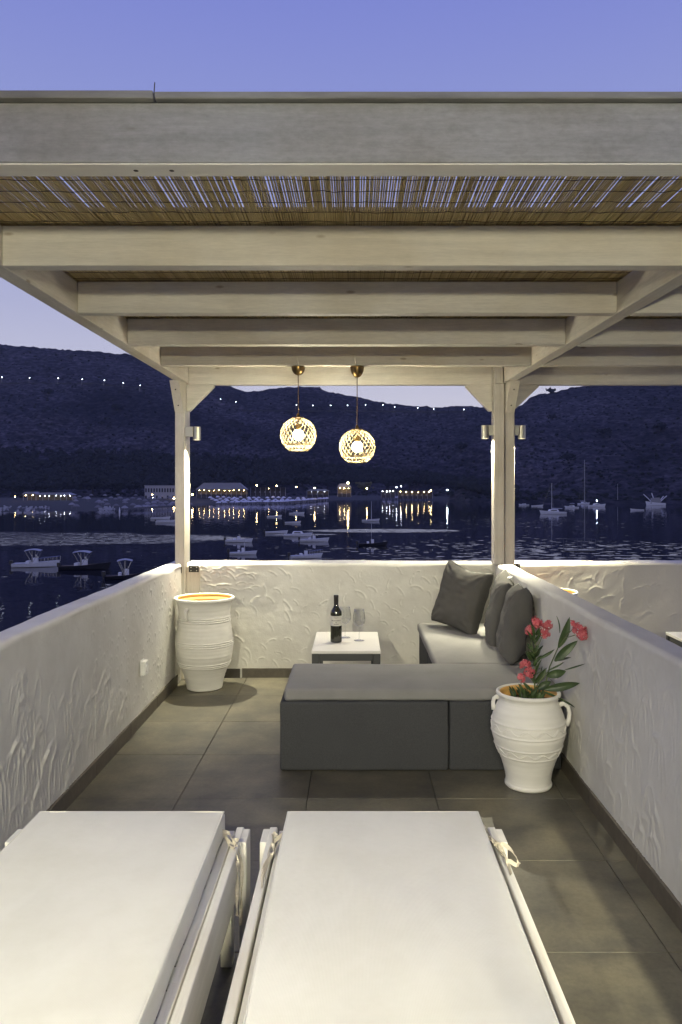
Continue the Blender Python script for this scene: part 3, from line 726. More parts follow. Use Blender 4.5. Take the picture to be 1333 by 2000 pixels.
def sunbed(x0, x1, seed, label, ties):
    xc = (x0+x1)/2; t = thing('sunbed', label, 'sunbed', (xc, 1.45, 0), 0, 'white wooden sunbeds in the foreground')
    w = x1-x0; yF = 2.44-1.45; yN = -1.0
    so = w/2+.055
    for s in (-1, 1):
        a, b = sorted((s*(so-.024), s*so))
        MB().box(a, b, yN, yF, .248, .388).build('side_rail', M['bed'], t, local=True, bevel=.004)
        a, b = sorted((s*(so-.056), s*(so-.030)))
        MB().box(a, b, yN+.01, yF-.004, .325, .378).build('inner_rail', M['bed'], t, local=True, bevel=.003)
        for yy in (yF-.10, yN+.02):
            a, b = sorted((s*(so-.002), s*(so+.020)))
            MB().box(a, b, yy-.004, yy+.09, .001, .386).build('leg', M['bedz'], t, local=True, bevel=.003)
            a, b = sorted((s*(so-.06), s*(so-.026)))
            MB().box(a, b, yy+.01, yy+.06, .001, .247).build('leg', M['bedz'], t, local=True, bevel=.003)
    for yy in (yF-.03, yN+.002): MB().box(-so+.058, so-.058, yy, yy+.024, .26, .376).build('end_rail', M['bed'], t, local=True, bevel=.003)
    yy = yN+.06
    while yy < yF-.1:
        MB().box(-so+.058, so-.058, yy, yy+.06, .352, .368).build('slat', M['bed'], t, local=True, bevel=.002, seg=1); yy += .085
    L = 1.95
    def dsp(p, _):
        e = (1-min(1, abs(p.x)/(w/2))**5)*(1-min(1, abs(p.y)/(L/2))**8)
        tension = .004*nz(p.x, p.y*.5, 0, 5, seed)+.0018*nz(p.x*2, p.y*.6, 0, 9, seed+2)
        return p+Vector((.004*nz(p.x, p.y, p.z, 5, seed+5), .003*nz(p.x, p.y, p.z, 5, seed+8), (.007*e+tension) if p.z > 0 else .003*nz(p.x, p.y, 0, 8, seed)))
    o = rbox(w, L, .074, .010, (40, 90, 3), dsp).build('mattress', M['cushion_w'], t, local=True); weld(o); o.location = (0, 2.41-1.45-L/2, .414)
    hx, hy = w/2-.004, L/2-.004; pp = []
    pts = [(-hx, -hy), (hx, -hy), (hx, hy), (-hx, hy), (-hx, -hy)]
    for (a, b), (c, d) in zip(pts, pts[1:]):
        for k in range(30): q = k/30; pp.append((a+(c-a)*q, b+(d-b)*q, .0345))
    pp.append(pp[0]); m = MB(); m.tube(pp, .0022, 5, False); m.build('piping', M['cushion_w'], o, local=True, smooth=True)
    for k, tie in enumerate(ties):
        m = MB()
        for q, line in enumerate(tie): ribbon(m, [(p[0]-xc, p[1]-1.45, p[2]) for p in line], .011, k*2+q*1.7+seed)
        m.build('tie_strap', M['tie'], t, local=True)
    return t
# left bed: ties hang from its right far corner
lx = -.40
sunbed(-.976, lx, 1, 'white wooden sunbed with cream mattress on the left, beside the left wall',
       [[[(lx-.004, 2.38, .40), (lx+.02, 2.33, .395), (lx+.045, 2.29, .39), (lx+.062, 2.25, .36), (lx+.066, 2.21, .30), (lx+.068, 2.2, .24)],
         [(lx-.004, 2.36, .41), (lx+.018, 2.36, .402), (lx+.04, 2.31, .40), (lx+.064, 2.30, .35), (lx+.070, 2.27, .26), (lx+.069, 2.26, .18)],
         [(lx+.03, 2.30, .398), (lx+.045, 2.26, .405), (lx+.055, 2.31, .402), (lx+.04, 2.33, .398)]]])
sunbed(-.21, .385, 4, 'white wooden sunbed with cream mattress in the middle foreground',
       [[[(-.205, 2.36, .41), (-.235, 2.33, .396), (-.25, 2.27, .394), (-.245, 2.20, .394), (-.25, 2.12, .392), (-.246, 2.06, .392)],
         [(-.205, 2.34, .41), (-.228, 2.30, .396), (-.238, 2.24, .396), (-.252, 2.17, .394), (-.248, 2.10, .394)],
         [(-.23, 2.34, .398), (-.248, 2.37, .40), (-.242, 2.31, .402), (-.235, 2.27, .398)]],
        [[(.382, 2.37, .41), (.41, 2.33, .398), (.43, 2.28, .398), (.432, 2.20, .394), (.428, 2.13, .392)],
         [(.41, 2.29, .40), (.440, 2.28, .405), (.462, 2.22, .395), (.458, 2.18, .392), (.436, 2.21, .395), (.415, 2.27, .40)],
         [(.382, 2.40, .42), (.40, 2.37, .41), (.415, 2.30, .40), (.425, 2.25, .398)]]])

# ---- sockets
def socket(loc, rz, label):
    t = thing('wall_socket', label, 'socket', loc, rz, 'white outdoor sockets')
    MB().box(-.042, .042, -.006, .0, -.05, .05).build('backplate', M['plastic'], t, local=True, bevel=.003)
    MB().box(-.036, .036, -.034, -.006, -.044, .044).build('housing', M['plastic'], t, local=True, bevel=.006)
    MB().lathe([(.0001, .004), (.022, .004), (.024, 0)], 24, M=Matrix.Translation((0, -.034, -.004)) @ Matrix.Rotation(math.pi/2, 4, 'X')).build('socket_cover', M['plastic'], t, local=True, smooth='auto')
socket((XL+.003, 4.775, .347), math.radians(90), 'white outdoor socket low on the left parapet wall')
socket((XR-.003, 5.30, .80), math.radians(-90), 'white outdoor socket high on the dividing wall behind the pillows')

# ================================================================== POTS
def big_pot(x, y, label, det=96):
    t = thing('clay_pot', label, 'pot', (x, y, .001), 0, 'tall whitewashed jars')
    P = [(.0001, .0), (.118, 0), (.126, .004), (.1285, .012), (.131, .03), (.137, .06), (.150, .105), (.165, .145), (.183, .185), (.1925, .215), (.2015, .25), (.2065, .30), (.2065, .345), (.203, .38), (.196, .42), (.190, .46), (.1855, .50), (.184, .54), (.186, .575), (.193, .61), (.203, .632), (.213, .640), (.216, .648), (.214, .657), (.207, .661), (.199, .658), (.192, .648), (.182, .62), (.175, .58), (.172, .54), (.174, .5), (.18, .44), (.188, .38), (.19, .3), (.18, .2), (.13, .08), (.0001, .05)]
    # subdivide and add throwing rings
    Q = []
    for (r0, z0), (r1, z1) in zip(P, P[1:]):
        n = max(1, int(math.hypot(r1-r0, z1-z0)/.0025))
        for k in range(n): f = k/n; Q.append((r0+(r1-r0)*f, z0+(z1-z0)*f))
    Q.append(P[-1])
    out = []
    top = max(range(len(Q)), key=lambda i: Q[i][1])
    for i, (r, z) in enumerate(Q):
        if i < top and .02 < z < .62:
            for z0 in (.168, .182, .196, .322, .336, .350, .494, .508, .522): r += .0052*math.exp(-((z-z0)/.0032)**2)
            r += .0003*math.sin(z*230)
        if i > top and z > .3: r += .0035*math.sin(z*170)
        out.append((max(r, .0001), z))
    o = MB().lathe(out[:top+4], det).build('jar_body', M['pot'], t, local=True, smooth=True)
    MB().lathe(out[top+3:], det).build('jar_inside', M['terracotta'], t, local=True, smooth=True)
    for sgn, ang in ((1, math.radians(-118)), (1, math.radians(62))):
        Mx = Matrix.Rotation(ang, 4, 'Z')
        m = MB(); pts = [Mx @ Vector(p) for p in ((.183, 0, .585), (.200, 0, .590), (.210, 0, .575), (.208, 0, .55), (.198, 0, .525), (.186, 0, .512))]
        m.tube(pts, [.010, .014, .014, .012, .010, .009], 10)
        m.tube([Mx @ Vector(p) for p in ((.186, -.016, .592), (.192, 0, .597), (.186, .016, .592))], .007, 8)
        m.build('handle', M['pot'], t, local=True, smooth=True)
    return t
big_pot(-1.088, 5.645, 'tall empty whitewashed jar by the left pergola post')
bp_ = big_pot(1.405, 5.70, 'whitewashed jar showing only its rim beyond the dividing wall', 64); bp_.scale = (1.05, 1.05, 1.055)

def small_pot(x, y):
    t = thing('clay_pot', 'whitewashed clay pot with wavy bands holding the oleander', 'pot', (x, y, .001))
    P = [(.0001, 0), (.108, 0), (.1135, .006), (.1145, .016), (.110, .022), (.109, .035), (.112, .06), (.119, .09), (.130, .125), (.1455, .165), (.162, .205), (.175, .25), (.179, .285), (.1775, .315), (.171, .345), (.161, .372), (.150, .395), (.143, .412), (.141, .424), (.146, .436), (.153, .442), (.156, .449), (.154, .457), (.147, .460), (.139, .456), (.133, .447), (.131, .42), (.131, .40), (.0001, .40)]
    Q = []
    for (r0, z0), (r1, z1) in zip(P, P[1:]):
        n = max(1, int(math.hypot(r1-r0, z1-z0)/.0025))
        for k in range(n): f = k/n; Q.append((r0+(r1-r0)*f, z0+(z1-z0)*f))
    Q.append(P[-1]); out = []; top = max(range(len(Q)), key=lambda i: Q[i][1])
    for i, (r, z) in enumerate(Q):
        if i < top and .02 < z < .43:
            for z0, a in ((.322, .004), (.268, .0035), (.205, .0045), (.160, .0035)): r += a*math.exp(-((z-z0)/.0035)**2)
            r += .00015*math.sin(z*240)
        out.append((max(r, .0001), z))
    MB().lathe(out[:top+5], 96).build('jar_body', M['pot'], t, local=True, smooth=True)
    MB().lathe(out[top+4:], 64).build('jar_inside', M['terracotta'], t, local=True, smooth=True)
    m = MB(); m.lathe([(.0001, .412), (.05, .418), (.1, .41), (.131, .405)], 40); m.build('soil', M['soil'], t, local=True, smooth=True)
    def rad(z):
        for (r0, z0), (r1, z1) in zip(P, P[1:]):
            if z0 <= z <= z1 and z1 > z0: return r0+(r1-r0)*(z-z0)/(z1-z0)
        return .17
    for zc, amp, nw in ((.296, .011, 13), (.184, .009, 13)):
        for ph in (0, .5):
            m = MB(); pts = []
            for k in range(241):
                a = 2*math.pi*k/240; z = zc+amp*math.sin(a*nw+ph); pts.append(((rad(z)+.001)*math.cos(a), (rad(z)+.001)*math.sin(a), z+(ph-.25)*.008))
            m.tube(pts, .0026, 5, False); m.build('wavy_band', M['pot'], t, local=True, smooth=True)
    for ang, pth in ((math.radians(176), ((.142, 0, .422), (.154, 0, .428), (.165, 0, .420), (.170, 0, .402), (.169, 0, .384), (.165, 0, .366))), (math.radians(-16), ((.148, 0, .402), (.168, 0, .410), (.187, 0, .396), (.195, 0, .366), (.190, 0, .334), (.179, 0, .305)))):
        Mx = Matrix.Rotation(ang, 4, 'Z')
        m = MB(); m.tube([Mx @ Vector(p) for p in pth], [.009, .0075, .0065, .0065, .007, .009], 10, flat=1.5)
        m.build('handle', M['pot'], t, local=True, smooth=True)
PX, PY = .848, 3.80
small_pot(PX, PY)

# ---- oleander
ol = thing('oleander', 'cut oleander with pink flower heads and long leaves in the white pot', 'plant', (PX, PY, .415))
def lp(u, v, dy=0): p = at(u, v, PY+dy); return p-Vector((PX, PY, .415))
def stem(pts, r0=.0042, r1=.0018):
    n = len(pts); MB().tube(pts, [r0+(r1-r0)*i/(n-1) for i in range(n)], 7).build('stem', M['stem'], ol, local=True, smooth=True)
stem([lp(1046, 1356), lp(1044, 1330), lp(1046, 1300), lp(1047, 1262), lp(1042, 1232)])
stem([lp(1046, 1285), lp(1052, 1260), lp(1062, 1238)], .003); stem([lp(1046, 1290), lp(1038, 1255), lp(1034, 1232)], .003)
stem([lp(1060, 1356, .02), lp(1066, 1335, .02), lp(1074, 1302, .02), lp(1090, 1266, -.03), lp(1108, 1240, -.12), lp(1122, 1226, -.18)], .0042)
stem([lp(1104, 1246, -.1), lp(1116, 1243, -.15), lp(1124, 1240, -.19)], .0022)
stem([lp(1016, 1356, -.03), lp(1018, 1335, -.04), lp(1024, 1320, -.04)], .003)
stem([lp(1040, 1356, .0), lp(1056, 1328), lp(1072, 1310), lp(1100, 1294)], .003)
def leaf(p0, p1, w, bend=.02, face=0.0, seed=0):
    p0, p1 = Vector(p0), Vector(p1); d = p1-p0; L = d.length; dn = d.normalized()
    side = dn.cross(Vector((math.sin(face), -math.cos(face), .25))).normalized(); up = side.cross(dn).normalized()
    n = 9; vs = []
    for i in range(n+1):
        f = i/n; ww = w/2*(math.sin(math.pi*min(1, f*.96+.04))**.75)*(1-.25*f); c = p0+d*f+up*bend*math.sin(math.pi*f)
        for q, dz in ((-1, .0), (-.5, -.0008), (0, -.0022), (.5, -.0008), (1, 0)): vs.append(c+side*ww*q+up*(dz*1.2+ww*.25*abs(q)))
    fs = [(i*5+j, i*5+j+1, i*5+j+6, i*5+j+5) for i in range(n) for j in range(4)]
    m = MB(); m.add(vs, fs); return m.build('leaf', M['leaf'], ol, local=True, smooth=True)
px = .0025      # one photo pixel in metres at the pot
for (a, b, w, bd, fc, dy) in [
    ((1091, 1265), (1113, 1205), 15, .01, .3, -.05), ((1094, 1236), (1088, 1203), 5, .004, .8, -.06), ((1084, 1291), (1129, 1251), 15, -.008, .2, -.1),
    ((1083, 1291), (1117, 1283), 5, .003, .6, .01), ((1070, 1310), (1103, 1293), 4, .004, .5, 0), ((1068, 1320), (1106, 1311), 15, .02, .1, 0),
    ((1102, 1309), (1145, 1296), 3.2, .003, .2, -.22), ((1064, 1347), (1133, 1334), 14, .016, .2, -.12), ((1050, 1346), (1077, 1331), 13, .01, -.3, -.04),
    ((1060, 1350), (1092, 1364), 5, .006, .2, -.08), ((1090, 1363), (1124, 1382), 4.5, .008, .3, -.10), ((1052, 1287), (1084, 1268), 7, .012, .3, 0), ((1044, 1334), (1068, 1304), 12, .01, .4, .01),
    ((1040, 1350), (1020, 1330), 7, .006, -.4, -.04)]:
    leaf(lp(*a, dy), lp(*b, dy), w*px*(1.25 if w > 10 else 1.0), bd, fc)
r_ = random.Random(9)
for k in range(34):       # leaves whorled up the left stem
    v0 = r_.uniform(1240, 1335); sd = r_.choice((-1, 1)); u0 = 1045+r_.uniform(-2, 2)
    ln = r_.uniform(14, 30); leaf(lp(u0, v0, 0), lp(u0+sd*r_.uniform(4, 17), v0-ln, r_.uniform(-.05, .05)), r_.uniform(5, 8)*px, .008, r_.uniform(-1.2, 1.2))
for k in range(46):       # low foliage over the soil
    a = r_.uniform(0, 6.28); rr_ = r_.uniform(0, .085); b = (rr_*math.cos(a), rr_*math.sin(a), 0.0)
    a2 = a+r_.uniform(-.8, .8); ln = r_.uniform(.03, .075)
    leaf(b, (b[0]+math.cos(a2)*ln*.45, b[1]+math.sin(a2)*ln*.45, r_.uniform(.03, .062)), r_.uniform(.012, .022), .006, a2)
def floret(m, c, d, s):
    d = d.normalized(); a = d.orthogonal().normalized(); b = d.cross(a)
    for k in range(5):
        t = 2*math.pi*k/5+r_.uniform(-.2, .2); e = a*math.cos(t)+b*math.sin(t); f = d.cross(e)
        p = [c, c+e*s*.45-f*s*.30+d*s*.28, c+e*s*.95-f*s*.26+d*s*r_.uniform(.1, .3), c+e*s*1.0+f*s*.24+d*s*r_.uniform(.1, .3), c+e*s*.45+f*s*.30+d*s*.34]
        m.add(p, [(0, 1, 4), (1, 2, 3, 4)])
    m.tube([c-d*s*.9, c], [s*.1, s*.22], 5, False)
def cluster(u, v, r, n, dy=0):
    m = MB(); c = lp(u, v, dy)
    for k in range(n):
        d = Vector((r_.gauss(0, 1), r_.gauss(0, 1)-.3, r_.gauss(0, 1)+.35)).normalized()
        floret(m, c+d*r*r_.uniform(.5, 1.15), d, r_.uniform(.010, .0145))
    m.build('flower_head', M['petal'], ol, local=True)
cluster(1035, 1232, .021, 16); cluster(1048, 1214, .022, 18); cluster(1059, 1226, .024, 18); cluster(1072, 1221, .022, 18, .01); cluster(1066, 1238, .020, 14)
cluster(1131, 1231, .030, 34, -.2); cluster(1138, 1241, .025, 22, -.21); cluster(1119, 1219, .012, 8, -.18)
cluster(1026, 1300, .026, 24, -.04); cluster(1034, 1313, .022, 18, -.04); cluster(1020, 1323, .018, 14, -.05)

# ================================================================== THE BAY
W = {}
W['white'] = mat('boat_white_gelcoat', (.80, .80, .82), .3, var=.08, vscale=2)
W['dark'] = mat('boat_dark_hull', (.02, .02, .025), .35)
W['deck'] = mat('boat_deck', (.30, .29, .28), .6, var=.1)
W['canvas'] = mat('bimini_canvas', (.50, .50, .52), .8)
W['motor'] = mat('outboard_motor', (.015, .015, .017), .3)
W['steel'] = mat('rail_steel', (.5, .5, .5), .25, metal=1)
W['wind'] = mat('boat_windscreen', (.03, .035, .04), .1)
W['mast'] = mat('aluminium_mast', (.6, .6, .6), .35)
W['wood'] = mat('boat_wood_trim', (.16, .09, .04), .5)
# ---- water
def water_mat():
    m = bpy.data.materials.new('sea_water'); m.use_nodes = True; n = m.node_tree; L = n.links; p = n.nodes['Principled BSDF']
    p.inputs['Base Color'].default_value = (.004, .006, .016, 1); p.inputs['IOR'].default_value = 1.333; p.inputs['Roughness'].default_value = .06
    geo = n.nodes.new('ShaderNodeNewGeometry')
    sx = n.nodes.new('ShaderNodeSeparateXYZ'); L.new(geo.outputs['Position'], sx.inputs[0])
    def noise(scale, stretch, det=2):
        mp = n.nodes.new('ShaderNodeMapping'); mp.inputs['Scale'].default_value = stretch; L.new(geo.outputs['Position'], mp.inputs[0])
        t = n.nodes.new('ShaderNodeTexNoise'); t.inputs['Scale'].default_value = scale; t.inputs['Detail'].default_value = det; L.new(mp.outputs[0], t.inputs['Vector']); return t.outputs['Fac']
    def math_(op, a, b=None, c=None, clamp=False):
        q = n.nodes.new('ShaderNodeMath'); q.operation = op; q.use_clamp = clamp
        for i, v in enumerate((a, b, c)):
            if v is None: continue
            if isinstance(v, (int, float)): q.inputs[i].default_value = v
            else: L.new(v, q.inputs[i])
        return q.outputs[0]
    warp = math_('SUBTRACT', noise(.02, (1, 1, 1), 4), .5)
    fine = math_('SUBTRACT', noise(.12, (.35, 1, 1), 3), .5)
    def patch(cx, cy, rx, ry, soft):
        dx = math_('DIVIDE', math_('SUBTRACT', sx.outputs['X'], cx), rx); dy = math_('DIVIDE', math_('SUBTRACT', sx.outputs['Y'], cy), ry)
        d = math_('ADD', math_('MULTIPLY', dx, dx), math_('MULTIPLY', dy, dy))
        d = math_('ADD', d, math_('MULTIPLY', warp, 1.6)); d = math_('ADD', d, math_('MULTIPLY', fine, .7))
        return math_('MULTIPLY', math_('SUBTRACT', 1.0, d), soft, clamp=True)
    a = patch(-105, 172, 82, 30, 3.0); b = patch(6, 200, 22, 9, 2.5); b2 = patch(-12, 184, 10, 4, 2.5)
    fog = math_('MAXIMUM', math_('MAXIMUM', a, b), b2)
    c = patch(45, 128, 55, 50, 1.2)
    c2 = patch(70, 250, 70, 60, .8)
    rip = math_('MAXIMUM', c, math_('MULTIPLY', c2, .6))
    # surface slopes of the ripples, applied to the normal directly so that distant ripples are not filtered away
    def nvec(scale, stretch, det):
        mp = n.nodes.new('ShaderNodeMapping'); mp.inputs['Scale'].default_value = stretch; L.new(geo.outputs['Position'], mp.inputs[0])
        t = n.nodes.new('ShaderNodeTexNoise'); t.inputs['Scale'].default_value = scale; t.inputs['Detail'].default_value = det; L.new(mp.outputs[0], t.inputs['Vector'])
        q = n.nodes.new('ShaderNodeVectorMath'); q.operation = 'SUBTRACT'; L.new(t.outputs['Color'], q.inputs[0]); q.inputs[1].default_value = (.5, .5, .5); return q.outputs[0]
    def vop(op, a_, b_=None, s_=None):
        q = n.nodes.new('ShaderNodeVectorMath'); q.operation = op; L.new(a_, q.inputs[0])
        if b_ is not None:
            if isinstance(b_, tuple): q.inputs[1].default_value = b_
            else: L.new(b_, q.inputs[1])
        if s_ is not None:
            if isinstance(s_, float): q.inputs['Scale'].default_value = s_
            else: L.new(s_, q.inputs['Scale'])
        return q.outputs[0]
    va = vop('SCALE', nvec(.55, (.8, 1, 1), 3), s_=math_('ADD', math_('MULTIPLY', rip, .07), .045))
    vf = vop('SCALE', nvec(1.7, (.5, 1, 1), 3), s_=math_('MULTIPLY', fog, .16))
    mid = noise(.75, (.6, .7, 1), 3); mf = noise(1.3, (.4, .6, 1), 3)
    gl = math_('MULTIPLY', math_('SUBTRACT', math_('ADD', mid, math_('MULTIPLY', rip, .135)), .675), 16.0, clamp=True)
    gx = n.nodes.new('ShaderNodeCombineXYZ'); glf = math_('MULTIPLY', math_('MULTIPLY', math_('SUBTRACT', mf, .30), 5.0, clamp=True), fog); L.new(math_('MULTIPLY', math_('MAXIMUM', gl, glf), -.066), gx.inputs[1]); gx.inputs[2].default_value = 0
    tot = vop('ADD', vop('ADD', va, vf), gx.outputs[0])
    tot = vop('MULTIPLY', tot, (1.0, 1.0, 0.0)); tot = vop('ADD', tot, (0.0, 0.0, 1.0)); tot = vop('NORMALIZE', tot)
    L.new(tot, p.inputs['Normal'])
    streak = math_('ADD', math_('MULTIPLY', math_('SUBTRACT', noise(.55, (.25, 1.0, 1), 4), .35), 2.2, clamp=True), .25)
    r = math_('ADD', math_('MULTIPLY', math_('MULTIPLY', fog, streak), .10), .04); L.new(r, p.inputs['Roughness'])
    return m
WATER = water_mat()
tag(MB().add([(-3500, -600, SEA), (3500, -600, SEA), (3500, 5000, SEA), (-3500, 5000, SEA)], [(0, 1, 2, 3)]).build('sea', WATER), kind='structure')
# the shore the terrace building stands on
m = MB(); m.box(-60, 60, -200, 3, SEA-1, SEA+.8); tag(m.build('near_shore', mat('near_shore_rock', (.12, .11, .1), .9, var=.3, bump=.5, bscale=2)), kind='structure')

# ---- far hills
def hill_mat():
    m = bpy.data.materials.new('scrub_hillside'); m.use_nodes = True; n = m.node_tree; L = n.links; p = n.nodes['Principled BSDF']
    p.inputs['Roughness'].default_value = .95; p.inputs['Specular IOR Level'].default_value = .1
    geo = n.nodes.new('ShaderNodeNewGeometry')
    def nz_(scale, det, st=(1, 1, 1)):
        mp = n.nodes.new('ShaderNodeMapping'); mp.inputs['Scale'].default_value = st; L.new(geo.outputs['Position'], mp.inputs[0])
        t = n.nodes.new('ShaderNodeTexNoise'); t.inputs['Scale'].default_value = scale; t.inputs['Detail'].default_value = det; t.inputs['Roughness'].default_value = .65; L.new(mp.outputs[0], t.inputs['Vector']); return t
    def rp(src, stops):
        r = n.nodes.new('ShaderNodeValToRGB'); L.new(src, r.inputs[0])
        while len(r.color_ramp.elements) < len(stops): r.color_ramp.elements.new(.5)
        for e, (q, c) in zip(r.color_ramp.elements, stops): e.position = q; e.color = (*c, 1)
        return r.outputs[0]
    big = rp(nz_(.006, 5, (1, .5, 2.5)).outputs['Fac'], [(.38, (.026, .025, .030)), (.60, (.074, .068, .078))])
    finec = rp(nz_(.13, 9, (1, .35, 2.2)).outputs['Fac'], [(.36, (.30, .30, .32)), (.50, (.75, .73, .72)), (.66, (1.9, 1.8, 1.75))])
    mx = n.nodes.new('ShaderNodeMix'); mx.data_type = 'RGBA'; mx.blend_type = 'MULTIPLY'; mx.inputs[0].default_value = 1
    L.new(big, mx.inputs[6]); L.new(finec, mx.inputs[7])
    v = n.nodes.new('ShaderNodeTexVoronoi'); mpv = n.nodes.new('ShaderNodeMapping'); mpv.inputs['Scale'].default_value = (1, .5, 1.6); L.new(geo.outputs['Position'], mpv.inputs[0])
    v.inputs['Scale'].default_value = .16; L.new(mpv.outputs[0], v.inputs['Vector'])
    dk = rp(v.outputs['Distance'], [(.22, (.42, .45, .42)), (.42, (1, 1, 1))])
    m2 = n.nodes.new('ShaderNodeMix'); m2.data_type = 'RGBA'; m2.blend_type = 'MULTIPLY'; m2.inputs[0].default_value = .9
    L.new(mx.outputs[2], m2.inputs[6]); L.new(dk, m2.inputs[7])
    L.new(m2.outputs[2], p.inputs['Base Color'])
    b = n.nodes.new('ShaderNodeBump'); b.inputs['Strength'].default_value = .8; b.inputs['Distance'].default_value = 3
    L.new(nz_(.09, 8).outputs['Fac'], b.inputs['Height']); L.new(b.outputs[0], p.inputs['Normal'])
    return m
sk_u = np.array([-700, -300, 0, 50, 100, 180, 250, 300, 350, 420, 455, 480, 520, 545, 590, 625, 640, 662, 700, 760, 810, 850, 900, 960, 1008, 1022, 1036, 1045, 1060, 1085, 1110, 1133, 1200, 1333, 1600, 2200])
sk_v = np.array([660, 655, 672, 676, 681, 686, 692, 700, 712, 742, 756, 766, 762, 757, 755, 757, 765, 767, 777, 788, 792, 796, 793, 797, 796, 790, 777, 772, 770, 765, 758, 754, 742, 722, 700, 690])
sh_u = np.array([-700, 0, 200, 260, 340, 450, 560, 640, 750, 860, 930, 1010, 1333, 2200])
sh_v = np.array([1003, 1003, 1001, 997, 992, 986, 985, 978, 975.5, 977, 981, 984, 986, 990])
def shoreY(u): return 11.0*F/(np.interp(u, sh_u, sh_v)-953)
NU, NT = 620, 190
Uc = np.linspace(-650, 2100, NU); T = np.linspace(0, 1, NT)
UU, TT = np.meshgrid(Uc, T, indexing='ij')
YS = shoreY(UU); YR = 1250+120*np.sin(UU/310.0)
bw = np.where(UU < 880, 150, 14)*1.0                 # width of beach
bw = np.interp(UU, [-700, 300, 500, 850, 900, 2200], [330, 300, 220, 60, 12, 12])
tb = .16
YY = np.where(TT < tb, YS+bw*TT/tb, YS+bw+(YR-YS-bw)*((TT-tb)/(1-tb))**1.1)
eR = (953-np.interp(UU, sk_u, sk_v))/F
zb = SEA-.25+np.where(TT < tb, 3.2*(TT/tb), 3.2)
Yb = YS+bw; eB = (SEA-.25+3.2-H)/Yb
s = np.clip((TT-tb)/(1-tb), 0, 1)
# noise ridges and gullies on the slope
X_ = (UU-693)/F*YY
rel = fbm(X_/90, YY/90, 5, 3)*26+fbm(X_/30, YY/40, 4, 12)*7+fbm(X_/9, YY/12, 3, 31)*2.4
gul = -np.abs(fbm(X_/60+YY/240, YY/420, 3, 44))*26
win = np.sin(np.pi*np.clip(s, 0, 1))**.7
prof = .85*s+.15*s**2
ledge = .0
E = eB+(eR-eB)*prof
ZZ = np.where(TT < tb, zb, E*YY+H)+np.where(TT < tb, 0, (rel+gul)*win*.8)
ridge = fbm(Uc/9, Uc*0, 4, 77)*2.4+fbm(Uc/2.5, Uc*0+3, 2, 78)*1.0
ZZ[:, -1] += ridge; ZZ[:, -2] += ridge*.6
ZZ[:, 0] = SEA-1.5
# keep the slope from poking over the skyline
lim = eR*YY+H-.5
ZZ = np.where(TT < .985, np.minimum(ZZ, lim), ZZ)
XX = (UU-693)/F*YY
co = np.stack([XX, YY, ZZ], -1)
# fall away behind the ridge
back = co[:, -1:, :].copy(); back[:, :, 1] += 500; back[:, :, 0] *= (back[:, :, 1]/co[:, -1:, 1]); back[:, :, 2] -= 150
co = np.concatenate([co, back], 1); nT = NT+1
idx = np.arange(NU*nT).reshape(NU, nT)
q = np.stack([idx[:-1, :-1], idx[1:, :-1], idx[1:, 1:], idx[:-1, 1:]], -1).reshape(-1, 4)
me = bpy.data.meshes.new('hills'); me.from_pydata(co.reshape(-1, 3).tolist(), [], q.tolist()); me.update()
for p in me.polygons: p.use_smooth = True
me.materials.append(hill_mat()); ho = bpy.data.objects.new('hills', me); C.objects.link(ho); tag(ho, kind='structure')
def ground(u, Y):
    """ground height of the hills at photo column u and distance Y"""
    i = int(np.clip(np.searchsorted(Uc, u), 0, NU-1)); return float(np.interp(Y, YY[i], ZZ[i]))
def seen(u, v, Ymin=0):
    """distance at which the ground is seen at photo pixel (u, v)"""
    i = int(np.clip(np.searchsorted(Uc, u), 0, NU-1)); vv = 953-(ZZ[i]-H)/YY[i]*F
    for k in range(1, NT):
        if vv[k] <= v and YY[i][k] > Ymin:
            a = (vv[k-1]-v)/(vv[k-1]-vv[k]+1e-9); a = min(1, max(0, a)); return float(YY[i][k-1]+(YY[i][k]-YY[i][k-1])*a), float(ZZ[i][k-1]+(ZZ[i][k]-ZZ[i][k-1])*a)
    return float(YY[i][-1]), float(ZZ[i][-1])
# ---- scrub and woods
LEAFM = mat('scrub_foliage', (.030, .033, .026), .95, var=.4, vscale=.12, spec=.05)
LEAFD = mat('dark_tree_foliage', (.034, .036, .033), .95, var=.4, vscale=.3, spec=.05)
BARK = mat('tree_bark', (.03, .025, .02), .9)
m = MB(); r_ = random.Random(33)
for k in range(9500):
    i = r_.randrange(NU); j = int(NT*tb+(NT-NT*tb-2)*r_.random()**1.15)
    c = (XX[i, j]+r_.uniform(-3, 3), YY[i, j]+r_.uniform(-2, 2), ZZ[i, j]+.2); m.ico(c, r_.uniform(.8, 2.3), 1, .3, (1, 1, .75))
tag(m.build('hillside_scrub', LEAFM), kind='stuff')
m = MB()
for k in range(3800):
    u = r_.uniform(-120, 1010)
    vlo = np.interp(u, [-120, 0, 300, 500, 700, 850, 1010], [958, 958, 955, 950, 943, 945, 978]); vhi = np.interp(u, [-120, 0, 300, 500, 700, 850, 1010], [885, 880, 885, 895, 915, 930, 955])
    v = vhi+(vlo-vhi)*r_.random()**.8; Y, z = seen(u, v); X = (u-693)/F*Y
    s_ = r_.uniform(2.2, 4.6)
    for q in range(3): m.ico((X+r_.uniform(-2, 2), Y+r_.uniform(-2, 2), z+s_*.7+r_.uniform(-1, 1.4)), s_*r_.uniform(.45, .8), 1, .35, (1, 1, .9))
tag(m.build('far_wood', LEAFD), kind='stuff')
